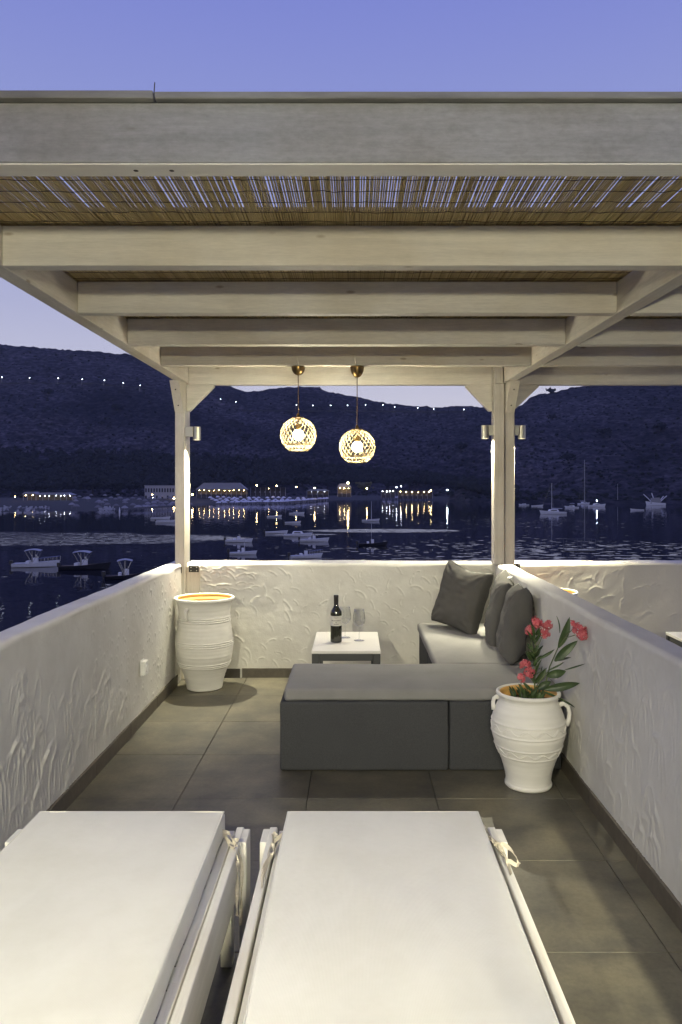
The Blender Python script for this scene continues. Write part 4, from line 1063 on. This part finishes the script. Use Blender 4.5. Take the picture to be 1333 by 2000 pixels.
def tree(u, v, w, h, label, group=None, leafm=None, Y=None, z=None):
    if Y is None: Y, z = seen(u, v)
    X = (u-693)/F*Y; t = thing('tree', label, 'tree', (X, Y, z), 0, group)
    R_ = w/2; m = MB(); m.tube([(0, 0, -.5), (R_*.08, 0, h*.3), (0, .1, h*.6)], [R_*.1, R_*.08, R_*.04], 6)
    for a in (0, 2, 4): m.tube([(0, 0, h*.35), (R_*.5*math.cos(a), R_*.5*math.sin(a), h*.65)], [R_*.06, R_*.03], 5)
    m.build('trunk', BARK, t, local=True)
    m = MB()
    for q in range(70):
        a, b, c = r_.gauss(0, .42), r_.gauss(0, .42), r_.gauss(0, .36)
        m.ico((a*R_, b*R_, h*.66+c*h*.42), R_*r_.uniform(.14, .3), 1, .35, (1, 1, .75))
    m.build('crown', leafm or LEAFD, t, local=True)
tree(1075, 768, 15, 7, 'lone umbrella shaped tree on the skyline to the right of the posts')
tree(948, 797, 6, 7, 'small leaning tree on the skyline beside the right posts')
for k, (u, v, w, h) in enumerate([(800, 955, 16, 13), (815, 948, 14, 10), (845, 950, 10, 8), (890, 950, 11, 10), (640, 955, 14, 12), (590, 952, 16, 12), (365, 958, 16, 14), (262, 965, 14, 12), (180, 966, 18, 15), (33, 968, 14, 10), (760, 955, 12, 10), (470, 950, 14, 11), (230, 968, 12, 11), (325, 968, 9, 8)]):
    tree(u, v, w, h, ('dark tree behind the middle of the dark timber taverna', 'dark tree behind the right half of the dark timber taverna', 'low dark tree at the right end of the dark timber taverna', 'dark tree to the right of the very bright floodlight', 'dark tree between the low kiosk and the bright pavilion', 'dark tree behind the third and fourth pole lamps', 'dark tree right beside the left pergola post', 'dark tree just left of the long white building', 'dark tree below the long low villa', 'dark tree at the far left beside the small pavilion', 'dark tree behind the small bar with cool lamps', 'dark tree at the right end of the taverna with string lights', 'dark tree midway between the villa and the white building', 'small dark tree in front of the long white building')[k], 'dark trees behind the beach')
for k, (u, v, w, h) in enumerate([(96, 770, 14, 7), (230, 800, 16, 8), (690, 905, 14, 8), (1080, 820, 12, 7), (1180, 850, 16, 8), (900, 880, 14, 8), (1110, 900, 14, 7), (1290, 840, 14, 8), (480, 860, 14, 8)]):
    tree(u, v, w, h, ('large dark bush just below the road lamps on the left hill', 'dark bush low on the left hill near the pergola post', 'dark bush on the slope below the right pendant', 'dark bush on the right hill, highest of those there', 'broad dark bush on the right hill above the tall mast', 'dark bush on the slope left of the right lamp posts', 'dark bush low on the right hill above the near sailboat', 'dark bush near the right edge of the photo on the hill', 'dark bush on the slope left of the pendants')[k], 'round bushes on the hillside')

# ---- road lamps on the hill
def road_lamp(u, v, label):
    Y, z = seen(u, v+12); X = (u-693)/F*Y; h = 12/F*Y
    t = thing('street_lamp', label, 'street lamp', (X, Y, z), 0, 'street lamps along the hillside road')
    m = MB(); m.tube([(0, 0, -1), (0, 0, h), (1.0, -.6, h+.3)], .14, 5); m.build('pole', W['steel'], t, local=True)
    MB().ico((1.2, -.7, h+.1), .55, 2).build('lamp_head', M['farroad'], t, local=True)
for u, v in ((-40, 735), (3, 737), (57, 738), (113, 739), (160, 741), (203, 743), (240, 748)): road_lamp(u, v, 'lit street lamp on the hillside road, on the left of the photo')
road_lamp(273, 753, 'faint street lamp at the right end of the left row')
for u, v in ((578, 791), (610, 792), (645, 792), (678, 792), (713, 791), (747, 791), (770, 795), (815, 797)): road_lamp(u, v, 'street lamp on the hillside road ' + ('left of the left pendant' if u < 583 else ('between the two pendants' if u < 690 else 'right of the right pendant')))
for u, v in ((846, 799), (905, 800), (460, 785), (430, 780)): road_lamp(u, v, 'faint far street lamp below the skyline')
# road verge: thin wall following the lamps
def band_wall(name, pts, h, mt, th=.6):
    m = MB()
    for (a, b) in zip(pts, pts[1:]):
        (xa, ya, za), (xb, yb, zb_) = a, b
        m.add([(xa, ya, za-1), (xb, yb, zb_-1), (xb, yb, zb_+h), (xa, ya, za+h), (xa, ya+th, za-1), (xb, yb+th, zb_-1), (xb, yb+th, zb_+h), (xa, ya+th, za+h)], [(0, 1, 2, 3), (5, 4, 7, 6), (3, 2, 6, 7)])
    return m.build(name, mt)
RW = mat('road_verge', (.045, .042, .04), .9)
for us, vf in ((range(-120, 300, 12), lambda u: 750+max(0, u-180)*.1), (range(470, 920, 12), lambda u: 803+(u-470)*.006)):
    pts = []
    for u in us: Y, z = seen(u, vf(u)); pts.append(((u-693)/F*Y, Y, z+.5))
    tag(band_wall('hill_road', pts, 1.3, RW), kind='structure')

# ---- beach umbrellas, loungers
UMB = mat('beach_umbrella_canvas', (.72, .72, .78), .8, objvar=.2)
UMD = mat('dark_thatch_umbrella', (.24, .23, .24), .9, objvar=.3)
def umb_mesh(mt):
    m = MB(); m.lathe([(.0001, 3.15), (.5, 3.02), (1.2, 2.6), (1.7, 2.1), (1.70, 1.92), (1.1, 2.3)], 10); m.tube([(0, 0, -.8), (0, 0, 2.6)], .05, 5)
    o = m.build('beach_umbrella', mt); return o
up = umb_mesh(UMB); ud = umb_mesh(UMD); first = [True, True]
def umbrella(u, v, kind, label, group):
    k = 0 if kind == 'p' else 1; src = (up, ud)[k]
    o = src if first[k] else src.copy()
    if not first[k]: C.objects.link(o)
    first[k] = False
    i = int(np.clip(np.searchsorted(Uc, u), 0, NU-1)); Y = 9.6*F/max(8, v-953); Y = max(Y, YY[i][0]+6); z = ground(u, Y)
    o.location = ((u-693)/F*Y, Y, z); o.rotation_euler = (r_.uniform(-.06, .06), r_.uniform(-.06, .06), r_.uniform(0, 6)); o.scale = (1, 1, 1)
    tag(o, label, 'beach umbrella', group)
for row in range(4):
    for k in range(20):
        u = 412+k*12+r_.uniform(-3, 3)+row*5; v = 976.5+row*2.2+k*.15*(.4 if row else .2)+r_.uniform(-.6, .6)
        if u < 640: umbrella(u, v, 'p', 'pale umbrella in the %s row of the crowded beach, %s' % (('farthest', 'second farthest', 'second nearest', 'nearest')[row], 'near the string lights' if u < 480 else ('below the pole lamps' if u < 575 else 'near the low kiosk')), 'pale umbrellas on the far beach')
for k in range(84):
    u = r_.uniform(140, 372); v = r_.uniform(973, 995)
    umbrella(u, v, 'd', ('dull umbrella right of the bright left taverna' if u < 205 else ('dull umbrella near the closed white parasol' if u < 270 else 'dull umbrella in front of the long white building')), 'dull umbrellas on the left beach')
for k in range(14): umbrella(752+k*6+r_.uniform(-2, 2), 976+r_.uniform(-1, 1), 'p', 'pale umbrella on the narrow shore by the lit taverna', 'pale umbrellas by the right taverna')
lgm = MB(); lgm.box(-.3, .3, -1, .55, .28, .4); lgm.box(-.3, .3, .5, 1.05, .4, .9)
for sx in (-.25, .25):
    for sy in (-.8, .7): lgm.box(sx-.04, sx+.04, sy-.04, sy+.04, -.2, .3)
l0 = lgm.build('beach_lounger', mat('beach_lounger_white', (.45, .45, .5), .6)); ff = True
for k in range(80):
    a = k < 52
    u = r_.uniform(-20, 93) if a else r_.uniform(195, 230); v = r_.uniform(992, 1001.5) if a else r_.uniform(992, 998)
    o = l0 if ff else l0.copy()
    if not ff: C.objects.link(o)
    ff = False
    i = int(np.clip(np.searchsorted(Uc, u), 0, NU-1)); Y = max(10.5*F/(v-953), YY[i][0]+5); o.location = ((u-693)/F*Y, Y, ground(u, Y)+.3); o.rotation_euler = (0, 0, r_.choice((0, .1, 1.4, 1.6, -1.5))); o.scale = (1.15, 1.15, 1.15)
    tag(o, 'white lounger stacked on the sand at the left edge' if a else 'white lounger heaped on the sand by the white parasol', 'lounger', 'white loungers at the left edge' if a else 'heaped white loungers')
# sand strip colour: separate sheet just over the terrain's beach rows
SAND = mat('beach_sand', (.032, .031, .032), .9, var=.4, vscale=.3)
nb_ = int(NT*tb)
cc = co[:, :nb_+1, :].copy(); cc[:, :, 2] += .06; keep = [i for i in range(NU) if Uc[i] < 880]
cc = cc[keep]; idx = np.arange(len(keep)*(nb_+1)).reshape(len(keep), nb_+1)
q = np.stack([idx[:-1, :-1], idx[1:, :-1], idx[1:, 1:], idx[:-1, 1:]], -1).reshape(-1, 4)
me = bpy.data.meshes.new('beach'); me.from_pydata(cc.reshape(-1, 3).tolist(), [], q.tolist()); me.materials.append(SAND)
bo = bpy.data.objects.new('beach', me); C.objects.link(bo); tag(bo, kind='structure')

def onbeach(u, v, hh=8.0):
    Y = hh*F/(v-953); return (u-693)/F*Y, Y, ground(u, Y)
# closed parasol
x, y, z = onbeach(234, 999, 10.5)
t = thing('closed_parasol', 'tall closed white parasol standing at the water edge on the left', 'parasol', (x, y, z))
MB().tube([(0, 0, -.5), (0, 0, 4)], .06, 6).build('pole', W['mast'], t, local=True); MB().lathe([(.05, .9), (.38, 1.0), (.33, 2.4), (.18, 3.6), (.02, 3.9)], 10).build('canvas', W['white'], t, local=True)

# ---- shore buildings
BW = mat('far_white_wall', (.38, .38, .42), .8); BD = mat('far_dark_opening', (.015, .015, .02), .5); BR = mat('far_pale_roof', (.28, .29, .34), .7); BK = mat('far_dark_wall', (.06, .055, .05), .9)
def placed(u0, u1, vb, Y):
    x0, x1 = (u0-693)/F*Y, (u1-693)/F*Y; z = H-(vb-953)/F*Y; return x0, x1, z
def white_block():
    Y = 640; x0, x1, z = placed(283, 352, 974, Y); w = x1-x0; h = 25/F*Y
    t = thing('beach_hotel', 'long white two storey building with a row of dark windows behind the beach', 'building', ((x0+x1)/2, Y, z))
    MB().box(-w/2, w/2, 0, 9, -3, h).build('wall', BW, t, local=True); MB().box(-w/2-.4, w/2+.4, -.4, 9.4, h, h+.5).build('roof', BR, t, local=True)
    n = 13
    for k in range(n):
        xx = -w/2+(k+.5)*w/n
        f = MB().box(xx-.62, xx+.62, -.12, -.02, h-5.2, h-2.0).build('window', BD, t, local=True)
        MB().box(xx-.7, xx+.7, -.35, -.13, h-5.5, h-5.25).build('sill', BW, f, local=True)
    for k in range(0, n, 2):
        xx = -w/2+(k+.5)*w/n; MB().box(xx-.7, xx+.7, -.12, -.02, .2, 2.6).build('door', BD, t, local=True)
white_block()
def roof_house(u0, u1, vt, Y, name, label, hh=3.2, gable=False):
    x0, x1, z = placed(u0, u1, vt, Y); w = x1-x0
    t = thing(name, label, 'building', ((x0+x1)/2, Y, z-hh))
    MB().box(-w/2+.3, w/2-.3, .3, 7, -4, hh-.2).build('wall', BK, t, local=True)
    m = MB(); m.prism([(-w/2, hh-.2), (w/2, hh-.2), (w/2-w*.1, hh+.9), (-w/2+w*.1, hh+.9)], -.3, 7.5); m.build('roof', BR, t, local=True)
    for k in range(3):
        xx = -w/2+(k+.7)*w/3.4; MB().box(xx-.5, xx+.5, .2, .28, hh-2.2, hh-.9).build('window', BD, t, local=True)
roof_house(94, 109, 943, 700, 'cottage', 'small cottage with a pale roof among the dark trees, leftmost')
roof_house(158, 194, 943, 700, 'villa', 'long low villa with a pale roof among the dark trees')
def taverna(u0, u1, vb, Y, h, label, lit, nl, lightcol='farwarm', roofm=None, lr=.22, seed=0, rise=1.6, wall_=True, glow=True):
    r = random.Random(seed); x0, x1, z = placed(u0, u1, vb, Y); w = x1-x0
    t = thing('beach_taverna', label, 'taverna', ((x0+x1)/2, Y, z))
    rf = MB(); rf.prism([(-w/2-.6, h), (w/2+.6, h), (w/2-w*.15, h+rise), (-w/2+w*.15, h+rise)], -1, 8); rf.build('roof', roofm or BR, t, local=True)
    n = max(3, int(w/4))
    for k in range(n+1):
        xx = -w/2+w*k/n; MB().box(xx-.12, xx+.12, -.12, .12, -3, h).build('post', BW, t, local=True)
    if wall_: MB().box(-w/2, w/2, 6, 6.4, -3, h).build('back_wall', BK if not glow else mat('lit_plaster', (.16, .13, .09), .8), t, local=True)
    MB().box(-w/2, w/2, -.1, 6, -3, .1).build('deck', BK, t, local=True)
    for k in range(n-1):
        xx = -w/2+w*(k+.8)/n
        if r.random() < .8: MB().box(xx-.5, xx+.5, 1.5, 2.3, .1, .85).build('dining_table', BW, t, local=True)
    for k in range(nl):
        xx = -w/2+w*(k+.5)/nl+r.uniform(-.4, .4); MB().ico((xx, r.uniform(-.6, 2.5), h-.5-r.uniform(0, .5)), lr*r.uniform(.7, 1.2), 1).build('lamp', M[lightcol], t, local=True)
    return t
taverna(72, 142, 980, 560, 5.0, 'brightly lit taverna with a canopy on the left beach', True, 7, 'farwhite', seed=1, lr=.22)
taverna(46, 70, 978, 560, 4.8, 'small open pavilion left of the bright taverna', True, 2, 'farwarm', seed=2, lr=.22)
taverna(384, 482, 966, 640, 4.2, 'beach taverna with a string of warm lights under its roof', True, 10, 'farwarm', seed=3, lr=.2, rise=5.5)
taverna(490, 558, 962, 660, 4.2, 'dark flat roofed beach bar between two lit lamps', False, 1, 'farwarm', roofm=BK, seed=4, rise=.4, glow=False)
taverna(600, 642, 966, 680, 3.2, 'low pale roofed beach kiosk', True, 3, 'farwhite', seed=5, lr=.16)
taverna(660, 686, 964, 690, 5.4, 'brightly lit pavilion with a pointed roof in the middle of the shore', True, 3, 'farwarm', seed=6, lr=.3, rise=3.5)
taverna(778, 845, 968, 700, 4.0, 'dark timber taverna with evenly spaced lamps at the end of the beach', True, 6, 'farwarm', roofm=BK, seed=7, rise=.4, lr=.30, glow=False)
taverna(745, 772, 966, 700, 3.6, 'small bar with cool lamps beside the dark timber taverna', True, 4, 'farwhite', roofm=BK, seed=8, rise=.6, lr=.28, glow=False)
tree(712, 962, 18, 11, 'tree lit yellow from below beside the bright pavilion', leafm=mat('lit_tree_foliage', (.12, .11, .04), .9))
ltx, lty, ltz = at(712, 955, 650)
def pole_lamp(u, v, Y, col, label, r=.45, h=None, group='lamps along the beach'):
    p = at(u, v, Y); zg = ground(u, Y); h = max(3, p.z-zg)
    t = thing('pole_lamp', label, 'lamp', (p.x, Y, p.z-h), 0, group)
    MB().tube([(0, 0, -1), (0, 0, h)], .08, 5).build('pole', BK, t, local=True); MB().ico((0, 0, h), r, 2).build('lamp_globe', M[col], t, local=True)
pole_lamp(376, 966, 560, 'farwarm', 'bright globe lamp just right of the left pergola post', .5)
pole_lamp(502, 948, 620, 'farwarm', 'warm lamp on a pole, first of the four between posts and pendants', .42)
pole_lamp(541, 949, 620, 'farwarm', 'warm lamp on a pole, second of the four', .42)
pole_lamp(579, 951, 620, 'farwarm', 'warm lamp on a pole, third of the four', .42)
pole_lamp(615, 953, 620, 'farwarm', 'warm lamp on a pole, fourth of the four', .42)
pole_lamp(30, 970, 540, 'farwarm', 'dim lamp at the far left behind the beach', .3)
pole_lamp(298, 966, 600, 'farwarm', 'upper lamp in front of the long white building', .28)
pole_lamp(299, 972, 598, 'farwhite', 'lower lamp in front of the long white building', .24)
pole_lamp(680, 943, 680, 'farwarm', 'bright lamp in the tree over the pavilion', .8)
pole_lamp(717, 954, 680, 'farwarm', 'lamp at the foot of the yellow lit tree', .5)
pole_lamp(775, 952, 700, 'farwhite', 'cool lamp above the small bar, left of a pair', .32); pole_lamp(784, 950, 705, 'farwhite', 'cool lamp above the small bar, right of a pair', .32)
pole_lamp(842, 958, 690, 'farwarm', 'warm lamp at the right end of the dark taverna', .42)
pole_lamp(874, 957, 640, 'farstar', 'very bright cool floodlight at the end of the beach', .42)
pole_lamp(340, 973, 610, 'farwarm', 'bright lit doorway lamp beside the white building', .7)

# ---- boats
def boat(name, label, u, v, L, rot, hull='white', canopy=False, console=True, motor=True, cabin=False, group=None, mast=0, B=None, dark_low=False, rail=False, lamp=False, hs=1.0):
    Y = 11.0*F/(v-953); X = (u-693)/F*Y
    t = thing(name, label, 'boat', (X, Y, SEA), math.radians(rot), group)
    B = B or L*.36; n = 14; rows = []; dk = []
    for i in range(n+1):
        f = i/n; x = -L/2+L*f; b = B/2*(1-max(0, (f-.35)/.65)**2.4)*(.9+.1*min(1, f/.35)); b = max(b, .015)
        zs = hs*L*(.085+.07*f**2); x2 = x+L*.05*f**3
        rows.append([(x-.02*L*f**3, 0, -.25+.25*f**4*1.2), (x, b*.55, -.12+.1*f**3), (x, b*.86, .10), (x2, b, zs), (x2, b-.06*min(1, b), zs), (x2, max(b-.1, .005), zs-.10*min(1, 3*(1-f)+.3))])
    m = MB()
    for s_ in (1, -1):
        vs = [(p[0], p[1]*s_, p[2]) for r in rows for p in r]; k = len(rows[0])
        fs = []
        for i in range(n):
            for j in range(k-1):
                a = i*k+j; qd = (a, a+1, a+k+1, a+k); fs.append(qd if s_ < 0 else qd[::-1])
        m.add(vs, fs)
    tr = rows[0]; m.add([(p[0], p[1], p[2]) for p in tr[:4]]+[(p[0], -p[1], p[2]) for p in tr[1:4]], [(0, 1, 2, 3, 6, 5, 4)])
    m.build('hull', W[hull], t, local=True)
    m = MB(); vs = []
    for r in rows: p = r[-1]; vs += [(p[0], p[1], p[2]), (p[0], -p[1], p[2])]
    m.add(vs, [(2*i, 2*i+1, 2*i+3, 2*i+2) for i in range(n)]); m.build('deck', W['deck'] if hull == 'white' else W['wood'], t, local=True)
    zd = hs*L*.085
    if console:
        m = MB(); m.box(-.05*L, .05*L, -B*.16, B*.16, zd-.1, zd+.75); m.box(-.2*L, -.12*L, -B*.25, B*.25, zd-.1, zd+.35); m.build('console', W['white'], t, local=True, bevel=.03)
        m = MB(); m.add([(.05*L, -B*.18, zd+.72), (.05*L, B*.18, zd+.72), (-.0*L, B*.16, zd+1.15), (-.0*L, -B*.16, zd+1.15), (.05*L+.03, -B*.18, zd+.72), (.05*L+.03, B*.18, zd+.72), (.03, B*.16, zd+1.15), (.03, -B*.16, zd+1.15)], [(0, 1, 2, 3), (7, 6, 5, 4), (0, 3, 7, 4), (1, 5, 6, 2), (3, 2, 6, 7)]); m.build('windscreen', W['wind'], t, local=True)
    if canopy:
        m = MB(); cl = L*.36; cs = []
        for i in range(7):
            f = i/6; x = -.22*L+cl*f; z = zd+1.75+.18*math.sin(math.pi*f)
            for j in range(5): g_ = j/4; y_ = (-1+2*g_)*B*.4; cs.append((x, y_, z+.10*math.sin(math.pi*g_)))
        m.add(cs, [(i*5+j, i*5+j+1, i*5+j+6, i*5+j+5) for i in range(6) for j in range(4)]); m.add([(x_, y_, z_-.05) for x_, y_, z_ in cs], [(i*5+j, i*5+j+5, i*5+j+6, i*5+j+1) for i in range(6) for j in range(4)])
        m.build('canopy', W['canvas'], t, local=True, smooth=True)
        m = MB()
        for s_ in (-1, 1):
            for xa, xb in ((-.2*L, -.04*L), (.12*L, -.04*L), (-.04*L, -.04*L)): m.tube([(xb, s_*B*.42, zd), (xa, s_*B*.4, zd+1.78)], .025, 5)
        m.build('canopy_frame', W['steel'], t, local=True)
    if motor:
        m = MB(); m.box(-L/2-.45, -L/2-.02, -.2, .2, .35, .95); m.box(-L/2-.32, -L/2-.16, -.07, .07, -.5, .4); m.build('outboard_motor', W['motor'], t, local=True, bevel=.06)
    if cabin:
        m = MB(); m.prism([(-.22*L, zd), (.22*L, zd), (.14*L, zd+L*.10), (-.16*L, zd+L*.11)], -B*.33, B*.33); m.build('cabin', W['white'], t, local=True, bevel=.05)
        m = MB(); m.prism([(-.12*L, zd+L*.045), (.13*L, zd+L*.045), (.10*L, zd+L*.08), (-.11*L, zd+L*.08)], -B*.335, B*.335); m.build('window', W['wind'], t, local=True)
    if rail:
        m = MB()
        for s_ in (-1, 1):
            pts = []
            for i in range(8, n+1): p = rows[i][3]; pts.append((p[0], s_*p[1]*.95, p[2]+.55)); m.tube([(p[0], s_*p[1]*.95, p[2]), (p[0], s_*p[1]*.95, p[2]+.55)], .02, 4)
            m.tube(pts, .022, 4)
        m.build('bow_rail', W['steel'], t, local=True)
    if mast:
        m = MB(); m.tube([(.06*L, 0, zd), (.06*L, 0, mast)], [.10, .06], 6); m.build('mast', W['mast'], t, local=True)
        if L > 7:
            m = MB(); m.tube([(.05*L, 0, zd+1.5), (-.36*L, 0, zd+1.45)], .16, 6); m.build('furled_sail', W['canvas'], t, local=True)
            m = MB(); m.tube([(.06*L, 0, mast), (L/2, 0, zd+.6)], .02, 3); m.tube([(.06*L, 0, mast), (-L/2, 0, zd+.3)], .02, 3)
            for s_ in (-1, 1): m.tube([(.06*L, 0, mast), (.03*L, s_*B*.45, zd+.2)], .02, 3)
            m.build('rigging', W['steel'], t, local=True)
    if lamp: MB().ico((0, 0, zd+2.6), .22, 1).build('anchor_light', M['farstar'], t, local=True); MB().tube([(0, 0, zd), (0, 0, zd+2.6)], .04, 5).build('light_pole', W['steel'], t, local=True)
    return t
b = boat('motorboat', 'white motorboat with folded canopy moored at the far left, nearest to the left wall', 70, 1107, 6.0, 8, canopy=True, rail=True)
boat('motorboat', 'dark hulled motorboat with pale canopy, second from the left wall', 166, 1112, 6.4, 4, 'dark', canopy=True)
boat('motorboat', 'dark motorboat with bright white canopy partly hidden by the left parapet', 248, 1130, 4.9, 12, 'dark', canopy=True)
boat('rowing_boat', 'slim open boat on dark water just left of the left post, farther one', 314, 1014, 6.6, -4, console=False)
boat('rowing_boat', 'slim open boat on dark water just left of the left post, nearer one', 328, 1021, 7.2, 2, console=False)
boat('motorboat', 'white open motorboat right of the left post, farther of the pair', 467, 1059, 5.3, -5)
boat('motorboat', 'white open motorboat right of the left post, nearer of the pair with a short mast', 475, 1083, 4.3, 4, mast=2.6)
boat('motorboat', 'white motorboat closest to the back parapet below the left pendant', 598, 1090, 4.9, 14, rail=True)
boat('motorboat', 'white boat left in the moored trio on the rippled water', 540, 1042, 5.2, 3, console=False)
boat('cabin_boat', 'small cabin boat in the middle of the moored trio', 582, 1048, 6.2, -2, cabin=True, motor=False, console=False)
boat('motorboat', 'white boat right and nearest in the moored trio', 614, 1058, 5.7, -3)
boat('motorboat', 'dark boat lying low on the water below the right pendant', 728, 1066, 5.4, 2, 'dark')
boat('rowing_boat', 'small distant boat on the calm water, left one below the shore lamps', 536, 1010, 5.4, 10, console=False)
boat('rowing_boat', 'small distant boat on the calm water, farthest one below the shore lamps', 580, 1004, 6.2, -8)
boat('rowing_boat', 'small distant boat on the calm water, right one below the shore lamps', 572, 1022, 4.8, 2, console=False)
boat('sailing_dinghy', 'small white boat with a pale mast below the right pendant', 724, 1018, 5.6, -3, mast=6.5, console=False)
boat('sailboat', 'white sailboat with furled sail, nearest of the boats right of the posts', 1081, 1004, 10.6, 180, mast=13.0, motor=False, console=False, cabin=True)
boat('sailboat', 'white sailboat with the tallest mast right of the posts', 1141, 985, 8.5, 20, mast=30, motor=False, console=False, cabin=True)
boat('motor_yacht', 'white motor yacht with a bright light beside the tall masted sailboat', 1166, 990, 9.5, 2, motor=False, console=False, cabin=True, lamp=True, hs=1.2, rail=True)
boat('cabin_boat', 'white cabin boat between the two sailboats', 1117, 992, 7.2, 150, motor=False, console=False, cabin=True, canopy=True)
boat('cabin_boat', 'small white cabin boat just right of the posts', 1024, 987, 6.2, 170, motor=False, console=False, cabin=True)
boat('rowing_boat', 'long low boat between the posts and the near sailboat', 1050, 989, 6.6, 5, console=False, motor=False)
boat('sailboat', 'dim sailboat with a thin mast right of the motor yacht', 1208, 984, 6.5, 150, mast=14, motor=False, console=False, cabin=True)
boat('rowing_boat', 'small dinghy lying in front of the boat with white poles', 1245, 997, 6.2, 175, console=False)
# boat with splayed white poles
Yq = 11.0*F/(987-953); t = boat('workboat', 'broad boat with splayed white poles at the far right', 1281, 987, 11.5, 178, motor=False, console=False, cabin=False, hs=1.5)
m = MB()
for dx, h in ((-7.5, 7.0), (-2.4, 7.8), (2.0, 4.4), (5.0, 5.8), (7.0, 6.0)): m.tube([(dx*-.25, .2, 1.2), (-dx*.62, 0, h*.62), (-dx, -.2, h)], .27, 6)
m.build('pole_frame', W['white'], t, local=True)
m = MB(); m.prism([(-3.2, 1.2), (3.6, 1.2), (2.6, 4.6), (-2.2, 4.9)], -1.2, 1.4); m.build('cabin', W['deck'], t, local=True)
# swimming raft with rails
X, Y, Z = at(1132, 1076, 11*F/(1076-953)); t = thing('swim_raft', 'faint raft with thin rails floating right of the posts', 'raft', (X, Y, SEA))
m = MB(); m.box(-2.6, 2.6, -1.2, 1.2, -.1, .14); m.build('raft_deck', W['dark'], t, local=True)
m = MB()
for z in (.8, 1.4, 2.1): m.tube([(-2.5, -1.1, z), (2.5, -1.1, z)], .022, 5); m.tube([(-2.5, 1.1, z), (2.5, 1.1, z)], .022, 5)
for x in (-2.5, 0, 2.5):
    for y in (-1.1, 1.1): m.tube([(x, y, 0), (x, y, 2.1)], .03, 5)
m.build('rail', mat('raft_rail', (.12, .12, .13), .5), t, local=True)

# ---- evening air
hz = MB().box(-3000, 3000, -120, 2600, SEA-1.5, 330).build('haze', None)
m = bpy.data.materials.new('evening_air'); m.use_nodes = True; n = m.node_tree; n.nodes.clear()
o = n.nodes.new('ShaderNodeOutputMaterial'); v = n.nodes.new('ShaderNodeVolumePrincipled'); v.inputs['Color'].default_value = (.66, .76, 1, 1); v.inputs['Density'].default_value = .00008; v.inputs['Anisotropy'].default_value = 0
n.links.new(v.outputs[0], o.inputs['Volume']); hz.data.materials.clear(); hz.data.materials.append(m); tag(hz, kind='stuff')
